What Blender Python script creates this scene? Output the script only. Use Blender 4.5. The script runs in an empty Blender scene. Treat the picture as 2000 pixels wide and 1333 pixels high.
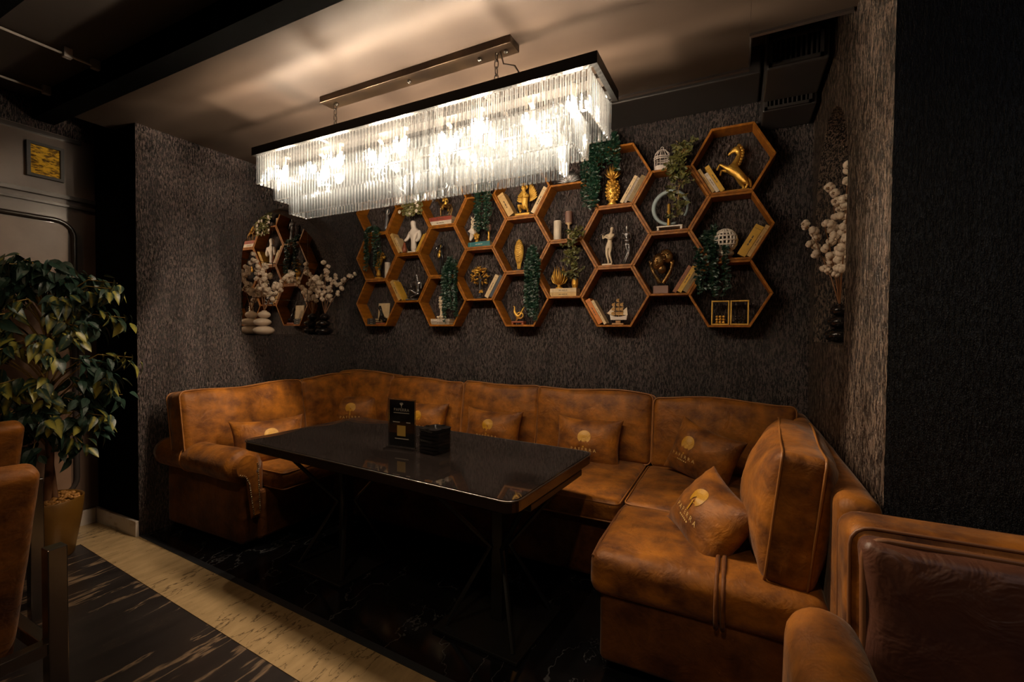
import bpy, bmesh, math, random
from mathutils import Vector, Matrix, noise
random.seed(7)
SC = bpy.context.scene
COL = SC.collection
PI = math.pi

# ------------------------------------------------------------------ camera
cam_d = bpy.data.cameras.new('camera')
cam_d.sensor_width = 36.0
cam_d.lens = 885.0 / 2000.0 * 36.0
cam_d.clip_start = 0.02
cam = bpy.data.objects.new('camera', cam_d)
COL.objects.link(cam)
R0 = ((0.8960174, 0.4439430, 0.0082062), (-0.0173096, 0.0164567, 0.9997147), (-0.4436813, 0.8959039, -0.0224300))
cam.matrix_world = Matrix(((R0[0][0], R0[1][0], -R0[2][0], 0.0),
                           (R0[0][1], R0[1][1], -R0[2][1], 0.0),
                           (R0[0][2], R0[1][2], -R0[2][2], 1.36), (0, 0, 0, 1)))
SC.camera = cam

# ------------------------------------------------------------------ world, exposure
wd = bpy.data.worlds.new('world')
SC.world = wd
wd.use_nodes = True
wd.node_tree.nodes['Background'].inputs[0].default_value = (0.9, 0.75, 0.65, 1)
wd.node_tree.nodes['Background'].inputs[1].default_value = 0.004
SC.view_settings.view_transform = 'Standard'
SC.view_settings.look = 'None'
SC.view_settings.gamma = 1.0
SC.view_settings.use_curve_mapping = False
SC.view_settings.exposure = 0.35
SC.cycles.transparent_max_bounces = 40
SC.cycles.max_bounces = 14
SC.cycles.transmission_bounces = 12
SC.cycles.diffuse_bounces = 3
SC.cycles.glossy_bounces = 4
SC.cycles.sample_clamp_indirect = 4.0
SC.cycles.use_denoising = True
BULB = 1600.0           # emission of one chandelier bulb

def spot(name, loc, target, power, size_deg, blend=0.6, color=(1, 0.72, 0.42), radius=0.05):
    l = bpy.data.lights.new(name, 'SPOT')
    l.energy = power; l.color = color; l.spot_size = math.radians(size_deg); l.spot_blend = blend
    l.shadow_soft_size = radius
    o = bpy.data.objects.new(name, l); COL.objects.link(o)
    o.location = loc
    o.rotation_euler = (Vector(target) - Vector(loc)).to_track_quat('-Z', 'Y').to_euler()
    return o
spot('fill_chairs', (1.5, -1.1, 1.75), (-2.75, 0.55, 0.9), 26, 27, 0.7, (1, 0.70, 0.40), 0.12)  # added unseen spot that brightens the left chairs and ficus
# downlight washing the left panel (outside the frame), then added fill spots
spot('downlight_panel', (-3.45, 0.45, 2.78), (-4.0, 1.15, 1.9), 9, 62)
spot('fill_aisle', (-1.5, 0.10, 2.78), (-1.9, 1.0, 0.3), 22, 110, 0.9)  # added warm fill for the chairs and table front
spot('fill_armchair', (-0.25, -0.15, 2.78), (0.15, 1.5, 0.4), 34, 80, 0.9)  # added fill for the armchair and the right sofa's near end
spot('fill_front_wall', (1.3, -0.4, 2.78), (1.0, 1.7, 1.0), 15, 84, 0.9, (0.80, 0.88, 1.0), 0.1)  # added cool fill that lifts the dark right front wall

# ------------------------------------------------------------------ materials
MATS = {}
def mat(name, base, rough=0.5, metal=0.0, spec=0.5, c2=None, vs=4.0, vdet=4.0, vst=(1, 1, 1), vlo=0.35, vhi=0.65,
        bs=0.0, bst=0.3, bdist=0.01, bstr=(1, 1, 1), coat=0.0, sheen=0.0, rough2=None, c3=None, b2=None):
    m = bpy.data.materials.new(name); m.use_nodes = True
    nt = m.node_tree; N = nt.nodes; L = nt.links
    p = N['Principled BSDF']
    p.inputs['Base Color'].default_value = (*base, 1)
    p.inputs['Roughness'].default_value = rough
    p.inputs['Metallic'].default_value = metal
    p.inputs['Specular IOR Level'].default_value = spec
    p.inputs['Coat Weight'].default_value = coat
    p.inputs['Coat Roughness'].default_value = 0.08
    p.inputs['Sheen Weight'].default_value = sheen
    p.inputs['Sheen Roughness'].default_value = 0.4
    tc = N.new('ShaderNodeTexCoord')
    def noise_node(scale, det, st):
        mp = N.new('ShaderNodeMapping'); mp.inputs['Scale'].default_value = st
        L.new(tc.outputs['Object'], mp.inputs['Vector'])
        t = N.new('ShaderNodeTexNoise'); t.inputs['Scale'].default_value = scale; t.inputs['Detail'].default_value = det
        t.inputs['Roughness'].default_value = 0.6
        L.new(mp.outputs[0], t.inputs['Vector'])
        return t
    if c2 is not None:
        t = noise_node(vs, vdet, vst)
        r = N.new('ShaderNodeValToRGB')
        r.color_ramp.elements[0].position = vlo; r.color_ramp.elements[0].color = (*base, 1)
        r.color_ramp.elements[1].position = vhi; r.color_ramp.elements[1].color = (*c2, 1)
        if c3 is not None:
            e = r.color_ramp.elements.new(min(0.99, vhi + 0.12)); e.color = (*c3, 1)
        L.new(t.outputs['Fac'], r.inputs['Fac']); L.new(r.outputs[0], p.inputs['Base Color'])
        if rough2 is not None:
            mr = N.new('ShaderNodeMapRange'); mr.inputs['From Min'].default_value = vlo; mr.inputs['From Max'].default_value = vhi
            mr.inputs['To Min'].default_value = rough; mr.inputs['To Max'].default_value = rough2
            L.new(t.outputs['Fac'], mr.inputs[0]); L.new(mr.outputs[0], p.inputs['Roughness'])
    if bs > 0:
        t = noise_node(bs, 5, bstr)
        b = N.new('ShaderNodeBump'); b.inputs['Strength'].default_value = bst; b.inputs['Distance'].default_value = bdist
        L.new(t.outputs['Fac'], b.inputs['Height']); L.new(b.outputs[0], p.inputs['Normal'])
        if b2:
            t2 = noise_node(b2[0], 3, b2[3]); t2.inputs['Distortion'].default_value = 0.8
            bb = N.new('ShaderNodeBump'); bb.inputs['Strength'].default_value = b2[1]; bb.inputs['Distance'].default_value = b2[2]
            L.new(t2.outputs['Fac'], bb.inputs['Height']); L.new(bb.outputs[0], b.inputs['Normal'])
    MATS[name] = m
    return m

def wall_mat(name, base, ridge, rough, k=1.0, sy=1.0):
    """dark trowelled glitter plaster with fine vertical drips; ridge mica and dark valleys also hold glints and crevice shade as colour"""
    m = mat(name, base, rough, 0, 0.6)
    nt = m.node_tree; N = nt.nodes; L = nt.links; p = N['Principled BSDF']
    tc = N.new('ShaderNodeTexCoord')
    def tex(scale, st, det):
        mp = N.new('ShaderNodeMapping'); mp.inputs['Scale'].default_value = st
        L.new(tc.outputs['Object'], mp.inputs['Vector'])
        t = N.new('ShaderNodeTexNoise'); t.inputs['Scale'].default_value = scale; t.inputs['Detail'].default_value = det
        t.inputs['Roughness'].default_value = 0.7
        L.new(mp.outputs[0], t.inputs['Vector']); return t
    a = tex(145.0, (1, sy, 0.22), 2); b = tex(330.0, (1, sy, 0.6), 2); c = tex(12.0, (1, 1, 0.10), 3)
    sm = N.new('ShaderNodeMath'); sm.operation = 'MULTIPLY_ADD'; sm.inputs[1].default_value = 0.55
    L.new(b.outputs['Fac'], sm.inputs[0]); L.new(a.outputs['Fac'], sm.inputs[2])
    ra = N.new('ShaderNodeMapRange'); ra.inputs['From Min'].default_value = 0.745; ra.inputs['From Max'].default_value = 0.92
    L.new(sm.outputs[0], ra.inputs[0])
    cr = N.new('ShaderNodeMapRange'); cr.inputs['From Min'].default_value = 0.35; cr.inputs['From Max'].default_value = 0.65
    cr.inputs['To Min'].default_value = 0.30
    L.new(c.outputs['Fac'], cr.inputs[0])
    mk = N.new('ShaderNodeMath'); mk.operation = 'MULTIPLY'; L.new(ra.outputs[0], mk.inputs[0]); L.new(cr.outputs[0], mk.inputs[1])
    mx = N.new('ShaderNodeMix'); mx.data_type = 'RGBA'; mx.inputs['A'].default_value = (*base, 1); mx.inputs['B'].default_value = (*ridge, 1)
    L.new(mk.outputs[0], mx.inputs['Factor']); L.new(mx.outputs['Result'], p.inputs['Base Color'])
    me = N.new('ShaderNodeMath'); me.operation = 'MULTIPLY'; me.inputs[1].default_value = 0.8; L.new(mk.outputs[0], me.inputs[0]); L.new(me.outputs[0], p.inputs['Metallic'])
    bp = N.new('ShaderNodeBump'); bp.inputs['Strength'].default_value = 1.0; bp.inputs['Distance'].default_value = 0.009 * k
    L.new(sm.outputs[0], bp.inputs['Height']); L.new(bp.outputs[0], p.inputs['Normal'])
    return m

wall_mat('plaster', (0.006, 0.0045, 0.0048), (0.205, 0.145, 0.136), 0.22)
wall_mat('plaster_side', (0.007, 0.005, 0.005), (0.36, 0.245, 0.18), 0.26, 1.2, 0.55)  # same plaster, side wall glints put into brighter brown ridges
wall_mat('plaster_front', (0.004, 0.004, 0.005), (0.075, 0.082, 0.092), 0.34)  # same plaster with the dim bluish tone of unlit walls in its colour
mat('ceiling_paint', (0.042, 0.029, 0.022), 0.6, c2=(0.062, 0.043, 0.031), vs=1.3, vst=(0.6, 1.6, 1), spec=0.3)
mat('ceiling_dark', (0.045, 0.036, 0.032), 0.6)
mat('black_paint', (0.0015, 0.0015, 0.0015), 0.9, spec=0.03)
mat('duct_metal', (0.034, 0.030, 0.029), 0.42, spec=0.4)
def veined(name, base, c2, vein, rough, scale, st, rot, width):
    m = mat(name, base, rough, c2=c2, vs=scale * 1.5, vdet=6, vst=st)
    nt = m.node_tree; N = nt.nodes; L = nt.links; p = N['Principled BSDF']
    src = p.inputs['Base Color'].links[0].from_socket
    tc = N.new('ShaderNodeTexCoord'); mp = N.new('ShaderNodeMapping'); mp.inputs['Rotation'].default_value = (0, 0, rot); mp.inputs['Scale'].default_value = st
    L.new(tc.outputs['Object'], mp.inputs['Vector'])
    t = N.new('ShaderNodeTexNoise'); t.inputs['Scale'].default_value = scale; t.inputs['Detail'].default_value = 8; t.inputs['Roughness'].default_value = 0.54; L.new(mp.outputs[0], t.inputs['Vector'])
    s = N.new('ShaderNodeMath'); s.operation = 'SUBTRACT'; s.inputs[1].default_value = 0.5; L.new(t.outputs['Fac'], s.inputs[0])
    a = N.new('ShaderNodeMath'); a.operation = 'ABSOLUTE'; L.new(s.outputs[0], a.inputs[0])
    t2 = N.new('ShaderNodeTexNoise'); t2.inputs['Scale'].default_value = scale * 0.8; L.new(tc.outputs['Object'], t2.inputs['Vector'])
    wv = N.new('ShaderNodeMapRange'); wv.inputs['From Min'].default_value = 0.42; wv.inputs['From Max'].default_value = 0.62; wv.inputs['To Min'].default_value = 0.0008; wv.inputs['To Max'].default_value = width
    L.new(t2.outputs['Fac'], wv.inputs[0])
    d = N.new('ShaderNodeMath'); d.operation = 'DIVIDE'; L.new(a.outputs[0], d.inputs[0]); L.new(wv.outputs[0], d.inputs[1])
    iv = N.new('ShaderNodeMath'); iv.operation = 'SUBTRACT'; iv.use_clamp = True; iv.inputs[0].default_value = 1.0; L.new(d.outputs[0], iv.inputs[1])
    mx = N.new('ShaderNodeMix'); mx.data_type = 'RGBA'; L.new(iv.outputs[0], mx.inputs['Factor']); L.new(src, mx.inputs['A']); mx.inputs['B'].default_value = (*vein, 1)
    L.new(mx.outputs['Result'], p.inputs['Base Color'])
veined('marble_cream', (0.27, 0.185, 0.095), (0.37, 0.255, 0.130), (0.07, 0.046, 0.026), 0.22, 4.0, (3.2, 0.9, 1), 0.5, 0.020)
veined('floor_dark', (0.016, 0.013, 0.013), (0.026, 0.021, 0.020), (0.20, 0.135, 0.085), 0.28, 2.0, (3.4, 0.6, 1), 0.45, 0.034)
veined('floor_black', (0.004, 0.004, 0.005), (0.007, 0.007, 0.008), (0.07, 0.07, 0.075), 0.10, 3.0, (1.2, 0.8, 1), 0.5, 0.014)
mat('marble_base', (0.40, 0.34, 0.29), 0.25, c2=(0.22, 0.17, 0.13), vs=7, vdet=8, vst=(0.8, 0.8, 2), vlo=0.50, vhi=0.66)
mat('grey_metal_trim', (0.05, 0.055, 0.065), 0.35, metal=0.5)
mat('panel_lacquer', (0.062, 0.038, 0.027), 0.32, c2=(0.088, 0.055, 0.040), vs=3, coat=0.2)
mat('panel_inner', (0.150, 0.084, 0.053), 0.38, c2=(0.190, 0.112, 0.072), vs=4)
mat('moulding', (0.035, 0.028, 0.026), 0.25, coat=0.5)
mat('suede', (0.070, 0.020, 0.003), 0.60, c2=(0.315, 0.108, 0.009), vs=8, vdet=10, vst=(1, 1, 1.3), vlo=0.34, vhi=0.70, bs=70, bst=0.3, bdist=0.004, rough2=0.52, spec=0.25, sheen=0.1, b2=(11, 0.4, 0.02, (1, 1, 1)))
mat('suede_dark', (0.050, 0.014, 0.003), 0.60, c2=(0.185, 0.061, 0.010), vs=6, vdet=10, vlo=0.36, vhi=0.70, bs=70, bst=0.3, bdist=0.004, spec=0.25, sheen=0.1, b2=(11, 0.4, 0.02, (1, 1, 1)))
mat('suede_plum', (0.050, 0.018, 0.012), 0.45, c2=(0.110, 0.038, 0.016), vs=4, vdet=8, vlo=0.36, vhi=0.70, bs=50, bst=0.25, bdist=0.004, spec=0.4, sheen=0.1, b2=(11, 0.5, 0.02, (1, 1, 1)))
mat('piping', (0.23, 0.084, 0.015), 0.5)
mat('piping_dark', (0.16, 0.062, 0.022), 0.5)
mat('brass_nail', (0.45, 0.34, 0.20), 0.25, metal=1.0)
mat('thread_gold', (0.48, 0.24, 0.006), 0.5, c2=(0.36, 0.17, 0.004), vs=220, vdet=2)
mat('thread_pale', (0.62, 0.42, 0.16), 0.5)
mat('table_top', (0.008, 0.0065, 0.006), 0.035, c2=(0.014, 0.010, 0.009), vs=60, vdet=6, spec=0.5)
mat('table_edge', (0.020, 0.011, 0.008), 0.22, coat=0.6)
mat('chrome', (0.55, 0.52, 0.50), 0.18, metal=1.0)
mat('iron', (0.010, 0.010, 0.010), 0.35, spec=0.5)
mat('steel_dark', (0.24, 0.21, 0.19), 0.22, metal=0.95)
mat('bronze_plate', (0.040, 0.026, 0.018), 0.32, metal=0.8, c2=(0.085, 0.055, 0.032), vs=5)
mat('wood', (0.155, 0.047, 0.003), 0.48, c2=(0.320, 0.112, 0.007), vs=6, vdet=7, vst=(5, 1.5, 5), vlo=0.36, vhi=0.66, spec=0.3)
mat('gold', (0.62, 0.33, 0.055), 0.30, metal=0.75, c2=(0.78, 0.46, 0.09), vs=20, bs=75, bst=0.7, bdist=0.006)
mat('gold_paint', (0.58, 0.32, 0.045), 0.45, metal=0.25, c2=(0.70, 0.41, 0.07), vs=20, bs=75, bst=0.6, bdist=0.006)
mat('bronze', (0.36, 0.19, 0.055), 0.27, metal=0.85, c2=(0.14, 0.075, 0.03), vs=14, vlo=0.4, vhi=0.6, bs=60, bst=0.6, bdist=0.006)
mat('silver', (0.42, 0.40, 0.40), 0.25, metal=0.9, c2=(0.16, 0.15, 0.15), vs=25, bs=80, bst=0.6, bdist=0.006)
mat('black_gloss', (0.008, 0.007, 0.007), 0.08, spec=0.7, coat=0.6)
mat('black_matte', (0.012, 0.010, 0.010), 0.5)
mat('white_resin', (0.74, 0.65, 0.57), 0.5)
mat('ivory', (0.62, 0.49, 0.34), 0.5)
mat('white_gloss', (0.70, 0.56, 0.43), 0.18, coat=0.6)
mat('wax_white', (0.62, 0.53, 0.42), 0.5, c2=(0.50, 0.42, 0.33), vs=18)
mat('wax_tan', (0.52, 0.36, 0.20), 0.5)
mat('wax_brown', (0.17, 0.085, 0.062), 0.55)
mat('blue_grey', (0.22, 0.28, 0.30), 0.45, c2=(0.30, 0.36, 0.37), vs=14)
mat('leather_brown', (0.22, 0.055, 0.02), 0.4)
mat('pages', (0.55, 0.40, 0.22), 0.7, c2=(0.44, 0.31, 0.16), vs=3, vst=(120, 2, 2))
for n, c in (('cream', (0.58, 0.42, 0.23)), ('tan', (0.50, 0.31, 0.11)), ('yellow', (0.58, 0.32, 0.035)), ('orange', (0.50, 0.15, 0.015)), ('white', (0.60, 0.50, 0.40)),
             ('navy', (0.020, 0.035, 0.055)), ('teal', (0.010, 0.13, 0.14)), ('red', (0.26, 0.045, 0.025)), ('rust', (0.24, 0.075, 0.022)), ('olive', (0.19, 0.12, 0.035)), ('grey', (0.33, 0.26, 0.20)), ('black', (0.012, 0.011, 0.011))):
    mat('book_' + n, c, 0.5, c2=tuple(x * 0.75 for x in c), vs=22, vdet=5, vlo=0.4, vhi=0.7)
mat('print_dark', (0.06, 0.035, 0.02), 0.6)
mat('print_light', (0.50, 0.44, 0.36), 0.6)
mat('print_gold', (0.50, 0.31, 0.06), 0.5)
mat('leaf_ivy', (0.001, 0.008, 0.005), 0.38, c2=(0.006, 0.036, 0.019), vs=60)
mat('leaf_olive', (0.050, 0.060, 0.016), 0.45, c2=(0.125, 0.115, 0.030), vs=26)
mat('leaf_sage', (0.10, 0.105, 0.035), 0.45, c2=(0.20, 0.185, 0.07), vs=22)
mat('stem_tan', (0.30, 0.18, 0.055), 0.6)
mat('stem_green', (0.05, 0.07, 0.02), 0.6)
mat('stem_brown', (0.19, 0.075, 0.022), 0.6)
mat('petal', (0.66, 0.56, 0.47), 0.5)
mat('cotton', (0.74, 0.60, 0.46), 0.85, bs=60, bst=0.5, bdist=0.004, c2=(0.80, 0.66, 0.52), vs=20)
mat('calyx', (0.20, 0.095, 0.03), 0.6)
mat('trunk', (0.10, 0.04, 0.015), 0.7, c2=(0.17, 0.07, 0.025), vs=12, vst=(2, 2, 0.5))
mat('ficus_stem', (0.32, 0.20, 0.05), 0.6)
mat('pot_gold', (0.105, 0.046, 0.006), 0.38, metal=0.25, c2=(0.155, 0.070, 0.010), vs=3)
mat('pebble', (0.33, 0.15, 0.03), 0.5, c2=(0.24, 0.10, 0.02), vs=40)
mat('mirror', (0.92, 0.86, 0.80), 0.01, metal=1.0)
mat('sail', (0.62, 0.50, 0.36), 0.7)
mat('ship_wood', (0.30, 0.15, 0.05), 0.5)
mat('cage_white', (0.62, 0.53, 0.49), 0.4)
mat('plaque_gold', (0.80, 0.46, 0.03), 0.30, metal=0.5, c2=(0.13, 0.06, 0.004), vs=42, vdet=3, vst=(1, 0.7, 1.8), vlo=0.46, vhi=0.60, bs=42, bst=1.0, bdist=0.01, bstr=(1, 0.7, 1.8))
mat('rail_white', (0.42, 0.38, 0.35), 0.4)
mat('wire', (0.05, 0.035, 0.025), 0.5)

MATS['table_top'].node_tree.nodes['Principled BSDF'].inputs['IOR'].default_value = 2.1
def ficus_leaf_mat():
    m = mat('leaf_ficus', (0.020, 0.035, 0.016), 0.35)
    nt = m.node_tree; N = nt.nodes; L = nt.links; p = N['Principled BSDF']
    tc = N.new('ShaderNodeTexCoord'); sp = N.new('ShaderNodeSeparateXYZ'); L.new(tc.outputs['Object'], sp.inputs[0])
    ab = N.new('ShaderNodeMath'); ab.operation = 'ABSOLUTE'; L.new(sp.outputs['X'], ab.inputs[0])
    ns = N.new('ShaderNodeTexNoise'); ns.inputs['Scale'].default_value = 40; L.new(tc.outputs['Object'], ns.inputs['Vector'])
    ad = N.new('ShaderNodeMath'); ad.operation = 'MULTIPLY_ADD'; ad.inputs[1].default_value = 0.022; L.new(ns.outputs['Fac'], ad.inputs[0]); L.new(ab.outputs[0], ad.inputs[2])
    oi = N.new('ShaderNodeObjectInfo')
    th = N.new('ShaderNodeMath'); th.operation = 'MULTIPLY_ADD'; th.inputs[1].default_value = -0.020; L.new(oi.outputs['Random'], th.inputs[0]); L.new(ad.outputs[0], th.inputs[2])
    rp = N.new('ShaderNodeValToRGB')
    rp.color_ramp.elements[0].position = 0.000; rp.color_ramp.elements[0].color = (0.30, 0.27, 0.05, 1)
    rp.color_ramp.elements[1].position = 0.012; rp.color_ramp.elements[1].color = (0.022, 0.048, 0.034, 1)
    L.new(th.outputs[0], rp.inputs[0]); L.new(rp.outputs[0], p.inputs['Base Color'])
ficus_leaf_mat()

def crystal_mat(name, body, blend):
    m = bpy.data.materials.new(name); m.use_nodes = True
    nt = m.node_tree; N = nt.nodes; L = nt.links
    for n in list(N): N.remove(n)
    out = N.new('ShaderNodeOutputMaterial')
    tr = N.new('ShaderNodeBsdfTransparent'); tr.inputs[0].default_value = (0.97, 0.97, 0.97, 1)
    gl = N.new('ShaderNodeBsdfGlossy'); gl.inputs[0].default_value = (0.92, 0.96, 1, 1); gl.inputs['Roughness'].default_value = 0.08
    rf = N.new('ShaderNodeBsdfRefraction'); rf.inputs[0].default_value = (0.95, 0.98, 1.0, 1); rf.inputs['Roughness'].default_value = 0.02; rf.inputs['IOR'].default_value = 1.5
    tl = N.new('ShaderNodeBsdfTranslucent'); tl.inputs[0].default_value = (0.93, 0.97, 1.0, 1)
    df = N.new('ShaderNodeBsdfDiffuse'); df.inputs[0].default_value = (0.93, 0.97, 1.0, 1)
    lw = N.new('ShaderNodeLayerWeight'); lw.inputs['Blend'].default_value = blend
    m0 = N.new('ShaderNodeMixShader'); m0.inputs[0].default_value = 0.45; L.new(tr.outputs[0], m0.inputs[1]); L.new(rf.outputs[0], m0.inputs[2])
    mx = N.new('ShaderNodeMixShader'); L.new(lw.outputs['Facing'], mx.inputs[0]); L.new(m0.outputs[0], mx.inputs[1]); L.new(gl.outputs[0], mx.inputs[2])
    md = N.new('ShaderNodeMixShader'); md.inputs[0].default_value = 0.6; L.new(df.outputs[0], md.inputs[1]); L.new(tl.outputs[0], md.inputs[2])
    m2 = N.new('ShaderNodeMixShader'); m2.inputs[0].default_value = body; L.new(mx.outputs[0], m2.inputs[1]); L.new(md.outputs[0], m2.inputs[2])
    L.new(m2.outputs[0], out.inputs[0])
    MATS[name] = m
crystal_mat('crystal', 0.0045, 0.22)
crystal_mat('crystal_bevel', 0.042, 0.4)  # whiter body stands in for bright glints along the prism edges
def emit(name, color, strength):
    m = bpy.data.materials.new(name); m.use_nodes = True
    p = m.node_tree.nodes['Principled BSDF']
    p.inputs['Base Color'].default_value = (0.8, 0.8, 0.8, 1)
    p.inputs['Emission Color'].default_value = (*color, 1); p.inputs['Emission Strength'].default_value = strength
    MATS[name] = m
emit('bulb_glow', (1.0, 0.79, 0.56), BULB)

def acrylic():
    m = bpy.data.materials.new('acrylic'); m.use_nodes = True
    nt = m.node_tree; N = nt.nodes; L = nt.links
    for n in list(N): N.remove(n)
    out = N.new('ShaderNodeOutputMaterial'); tr = N.new('ShaderNodeBsdfTransparent'); gl = N.new('ShaderNodeBsdfGlossy'); gl.inputs['Roughness'].default_value = 0.05
    lw = N.new('ShaderNodeLayerWeight'); lw.inputs['Blend'].default_value = 0.3
    mx = N.new('ShaderNodeMixShader'); L.new(lw.outputs['Fresnel'], mx.inputs[0]); L.new(tr.outputs[0], mx.inputs[1]); L.new(gl.outputs[0], mx.inputs[2])
    L.new(mx.outputs[0], out.inputs[0]); MATS['acrylic'] = m
acrylic()

# ------------------------------------------------------------------ mesh helpers
class MB:
    """collects geometry for ONE mesh"""
    def __init__(s): s.v = []; s.f = []
    def add(s, vs, fs):
        b = len(s.v); s.v += [tuple(x) for x in vs]; s.f += [tuple(b + i for i in f) for f in fs]; return s
    def box(s, c, d, M=None):
        x, y, z = d[0] / 2, d[1] / 2, d[2] / 2
        vs = [Vector((a * x, b * y, e * z)) for a in (-1, 1) for b in (-1, 1) for e in (-1, 1)]
        if M is not None: vs = [M @ v for v in vs]
        vs = [v + Vector(c) for v in vs]
        return s.add(vs, [(0, 1, 3, 2), (4, 6, 7, 5), (0, 4, 5, 1), (2, 3, 7, 6), (0, 2, 6, 4), (1, 5, 7, 3)])
    def bbox(s, a, b):
        return s.box([(a[i] + b[i]) / 2 for i in range(3)], [abs(b[i] - a[i]) for i in range(3)])
    def bevbox(s, a, b, r=0.01):
        """box with chamfered edges (26-face)"""
        c = [(a[i] + b[i]) / 2 for i in range(3)]; h = [abs(b[i] - a[i]) / 2 for i in range(3)]
        bm = bmesh.new(); bmesh.ops.create_cube(bm, size=2)
        for v in bm.verts: v.co = Vector((v.co.x * h[0], v.co.y * h[1], v.co.z * h[2]))
        bmesh.ops.bevel(bm, geom=list(bm.edges), offset=r, segments=2, affect='EDGES', profile=0.5)
        bm.verts.index_update()
        vs = [v.co + Vector(c) for v in bm.verts]; fs = [[v.index for v in f.verts] for f in bm.faces]
        bm.free(); return s.add(vs, fs)
    def tube(s, pts, r, n=8, closed=False, cap=True):
        pts = [Vector(p) for p in pts]; k = len(pts)
        rs = r if isinstance(r, (list, tuple)) else [r] * k
        vs = []; up = None
        for i in range(k):
            if closed: t = pts[(i + 1) % k] - pts[i - 1]
            else: t = pts[min(i + 1, k - 1)] - pts[max(i - 1, 0)]
            if t.length < 1e-9: t = Vector((0, 0, 1))
            t.normalize()
            if up is None: up = Vector((0, 0, 1)) if abs(t.z) < 0.9 else Vector((1, 0, 0))
            a = up - t * up.dot(t)
            if a.length < 1e-5: a = t.orthogonal()
            a.normalize(); up = a
            b = t.cross(a)
            for j in range(n):
                an = 2 * PI * j / n
                vs.append(pts[i] + (a * math.cos(an) + b * math.sin(an)) * rs[i])
        fs = []
        for i in range(k if closed else k - 1):
            i2 = (i + 1) % k
            for j in range(n):
                j2 = (j + 1) % n
                fs.append((i * n + j, i * n + j2, i2 * n + j2, i2 * n + j))
        if cap and not closed:
            fs.append(tuple(range(n - 1, -1, -1))); fs.append(tuple((k - 1) * n + j for j in range(n)))
        return s.add(vs, fs)
    def lathe(s, prof, c=(0, 0, 0), n=16, M=None, sx=1.0, sy=1.0):
        vs = []
        for r, z in prof:
            for j in range(n):
                a = 2 * PI * j / n
                v = Vector((r * math.cos(a) * sx, r * math.sin(a) * sy, z))
                if M is not None: v = M @ v
                vs.append(v + Vector(c))
        fs = []
        for i in range(len(prof) - 1):
            for j in range(n):
                j2 = (j + 1) % n
                fs.append((i * n + j, i * n + j2, (i + 1) * n + j2, (i + 1) * n + j))
        fs.append(tuple(range(n - 1, -1, -1))); fs.append(tuple((len(prof) - 1) * n + j for j in range(n)))
        return s.add(vs, fs)
    def ell(s, c, d, n=10, M=None):
        prof = []
        k = max(5, n // 2 + 1)
        for i in range(k + 1):
            t = -PI / 2 + PI * i / k
            prof.append((max(1e-4, math.cos(t)), math.sin(t)))
        vs = []
        for r, z in prof:
            for j in range(n):
                a = 2 * PI * j / n
                v = Vector((r * math.cos(a) * d[0], r * math.sin(a) * d[1], z * d[2]))
                if M is not None: v = M @ v
                vs.append(v + Vector(c))
        fs = []
        for i in range(k):
            for j in range(n):
                j2 = (j + 1) % n
                fs.append((i * n + j, i * n + j2, (i + 1) * n + j2, (i + 1) * n + j))
        return s.add(vs, fs)
    def plate(s, outline, t, M=None):
        """polygon in the XZ plane given thickness along Y"""
        n = len(outline)
        vs = [Vector((x, -t / 2, z)) for x, z in outline] + [Vector((x, t / 2, z)) for x, z in outline]
        if M is not None: vs = [M @ v for v in vs]
        fs = [tuple(range(n)), tuple(range(2 * n - 1, n - 1, -1))]
        for i in range(n):
            j = (i + 1) % n
            fs.append((i, i + n, j + n, j))
        return s.add(vs, fs)
    def mesh(s, name, m, smooth=False):
        me = bpy.data.meshes.new(name)
        me.from_pydata(s.v, [], s.f); me.update()
        bm = bmesh.new(); bm.from_mesh(me); bmesh.ops.recalc_face_normals(bm, faces=bm.faces); bm.to_mesh(me); bm.free()
        if smooth:
            me.polygons.foreach_set('use_smooth', [True] * len(me.polygons))
        me.materials.append(MATS[m] if isinstance(m, str) else m)
        return me

WM = {}
def T(x=0, y=0, z=0): return Matrix.Translation((x, y, z))
def RZ(a): return Matrix.Rotation(math.radians(a), 4, 'Z')
def RX(a): return Matrix.Rotation(math.radians(a), 4, 'X')
def RY(a): return Matrix.Rotation(math.radians(a), 4, 'Y')
def put(o, parent=None, M=None):
    """link; M is relative to the parent"""
    COL.objects.link(o)
    if parent is not None: o.parent = parent
    if M is not None: o.matrix_basis = M
    return o
def tag(o, label=None, cat=None, group=None, kind=None):
    if label: o['label'] = label
    if cat: o['category'] = cat
    if group: o['group'] = group
    if kind: o['kind'] = kind
    return o
def thing(name, label, cat, M=None, group=None):
    o = bpy.data.objects.new(name, None); o.empty_display_size = 0.05
    put(o, None, M); return tag(o, label, cat, group)
def part(name, mb, m, parent=None, M=None, smooth=False):
    me = mb.mesh(name, m, smooth) if isinstance(mb, MB) else mb
    return put(bpy.data.objects.new(name, me), parent, M)
def struct(name, mb, m, smooth=False, parent=None):
    o = part(name, mb, m, parent, None, smooth); tag(o, kind='structure'); return o
def skin(name, pts, edges, m, parent=None, M=None, sub=1):
    me = bpy.data.meshes.new(name)
    me.from_pydata([p[:3] for p in pts], edges, []); me.update()
    bm = bmesh.new(); bm.from_mesh(me)
    lay = bm.verts.layers.skin.verify()
    for i, v in enumerate(bm.verts):
        r = pts[i][3]; v[lay].radius = (r, r); v[lay].use_root = (i == 0)
    bm.to_mesh(me); bm.free()
    me.materials.append(MATS[m])
    o = put(bpy.data.objects.new(name, me), parent, M)
    md = o.modifiers.new('skin', 'SKIN'); md.use_smooth_shade = True
    if sub:
        sb = o.modifiers.new('sub', 'SUBSURF'); sb.levels = sub; sb.render_levels = sub
    return o

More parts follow.
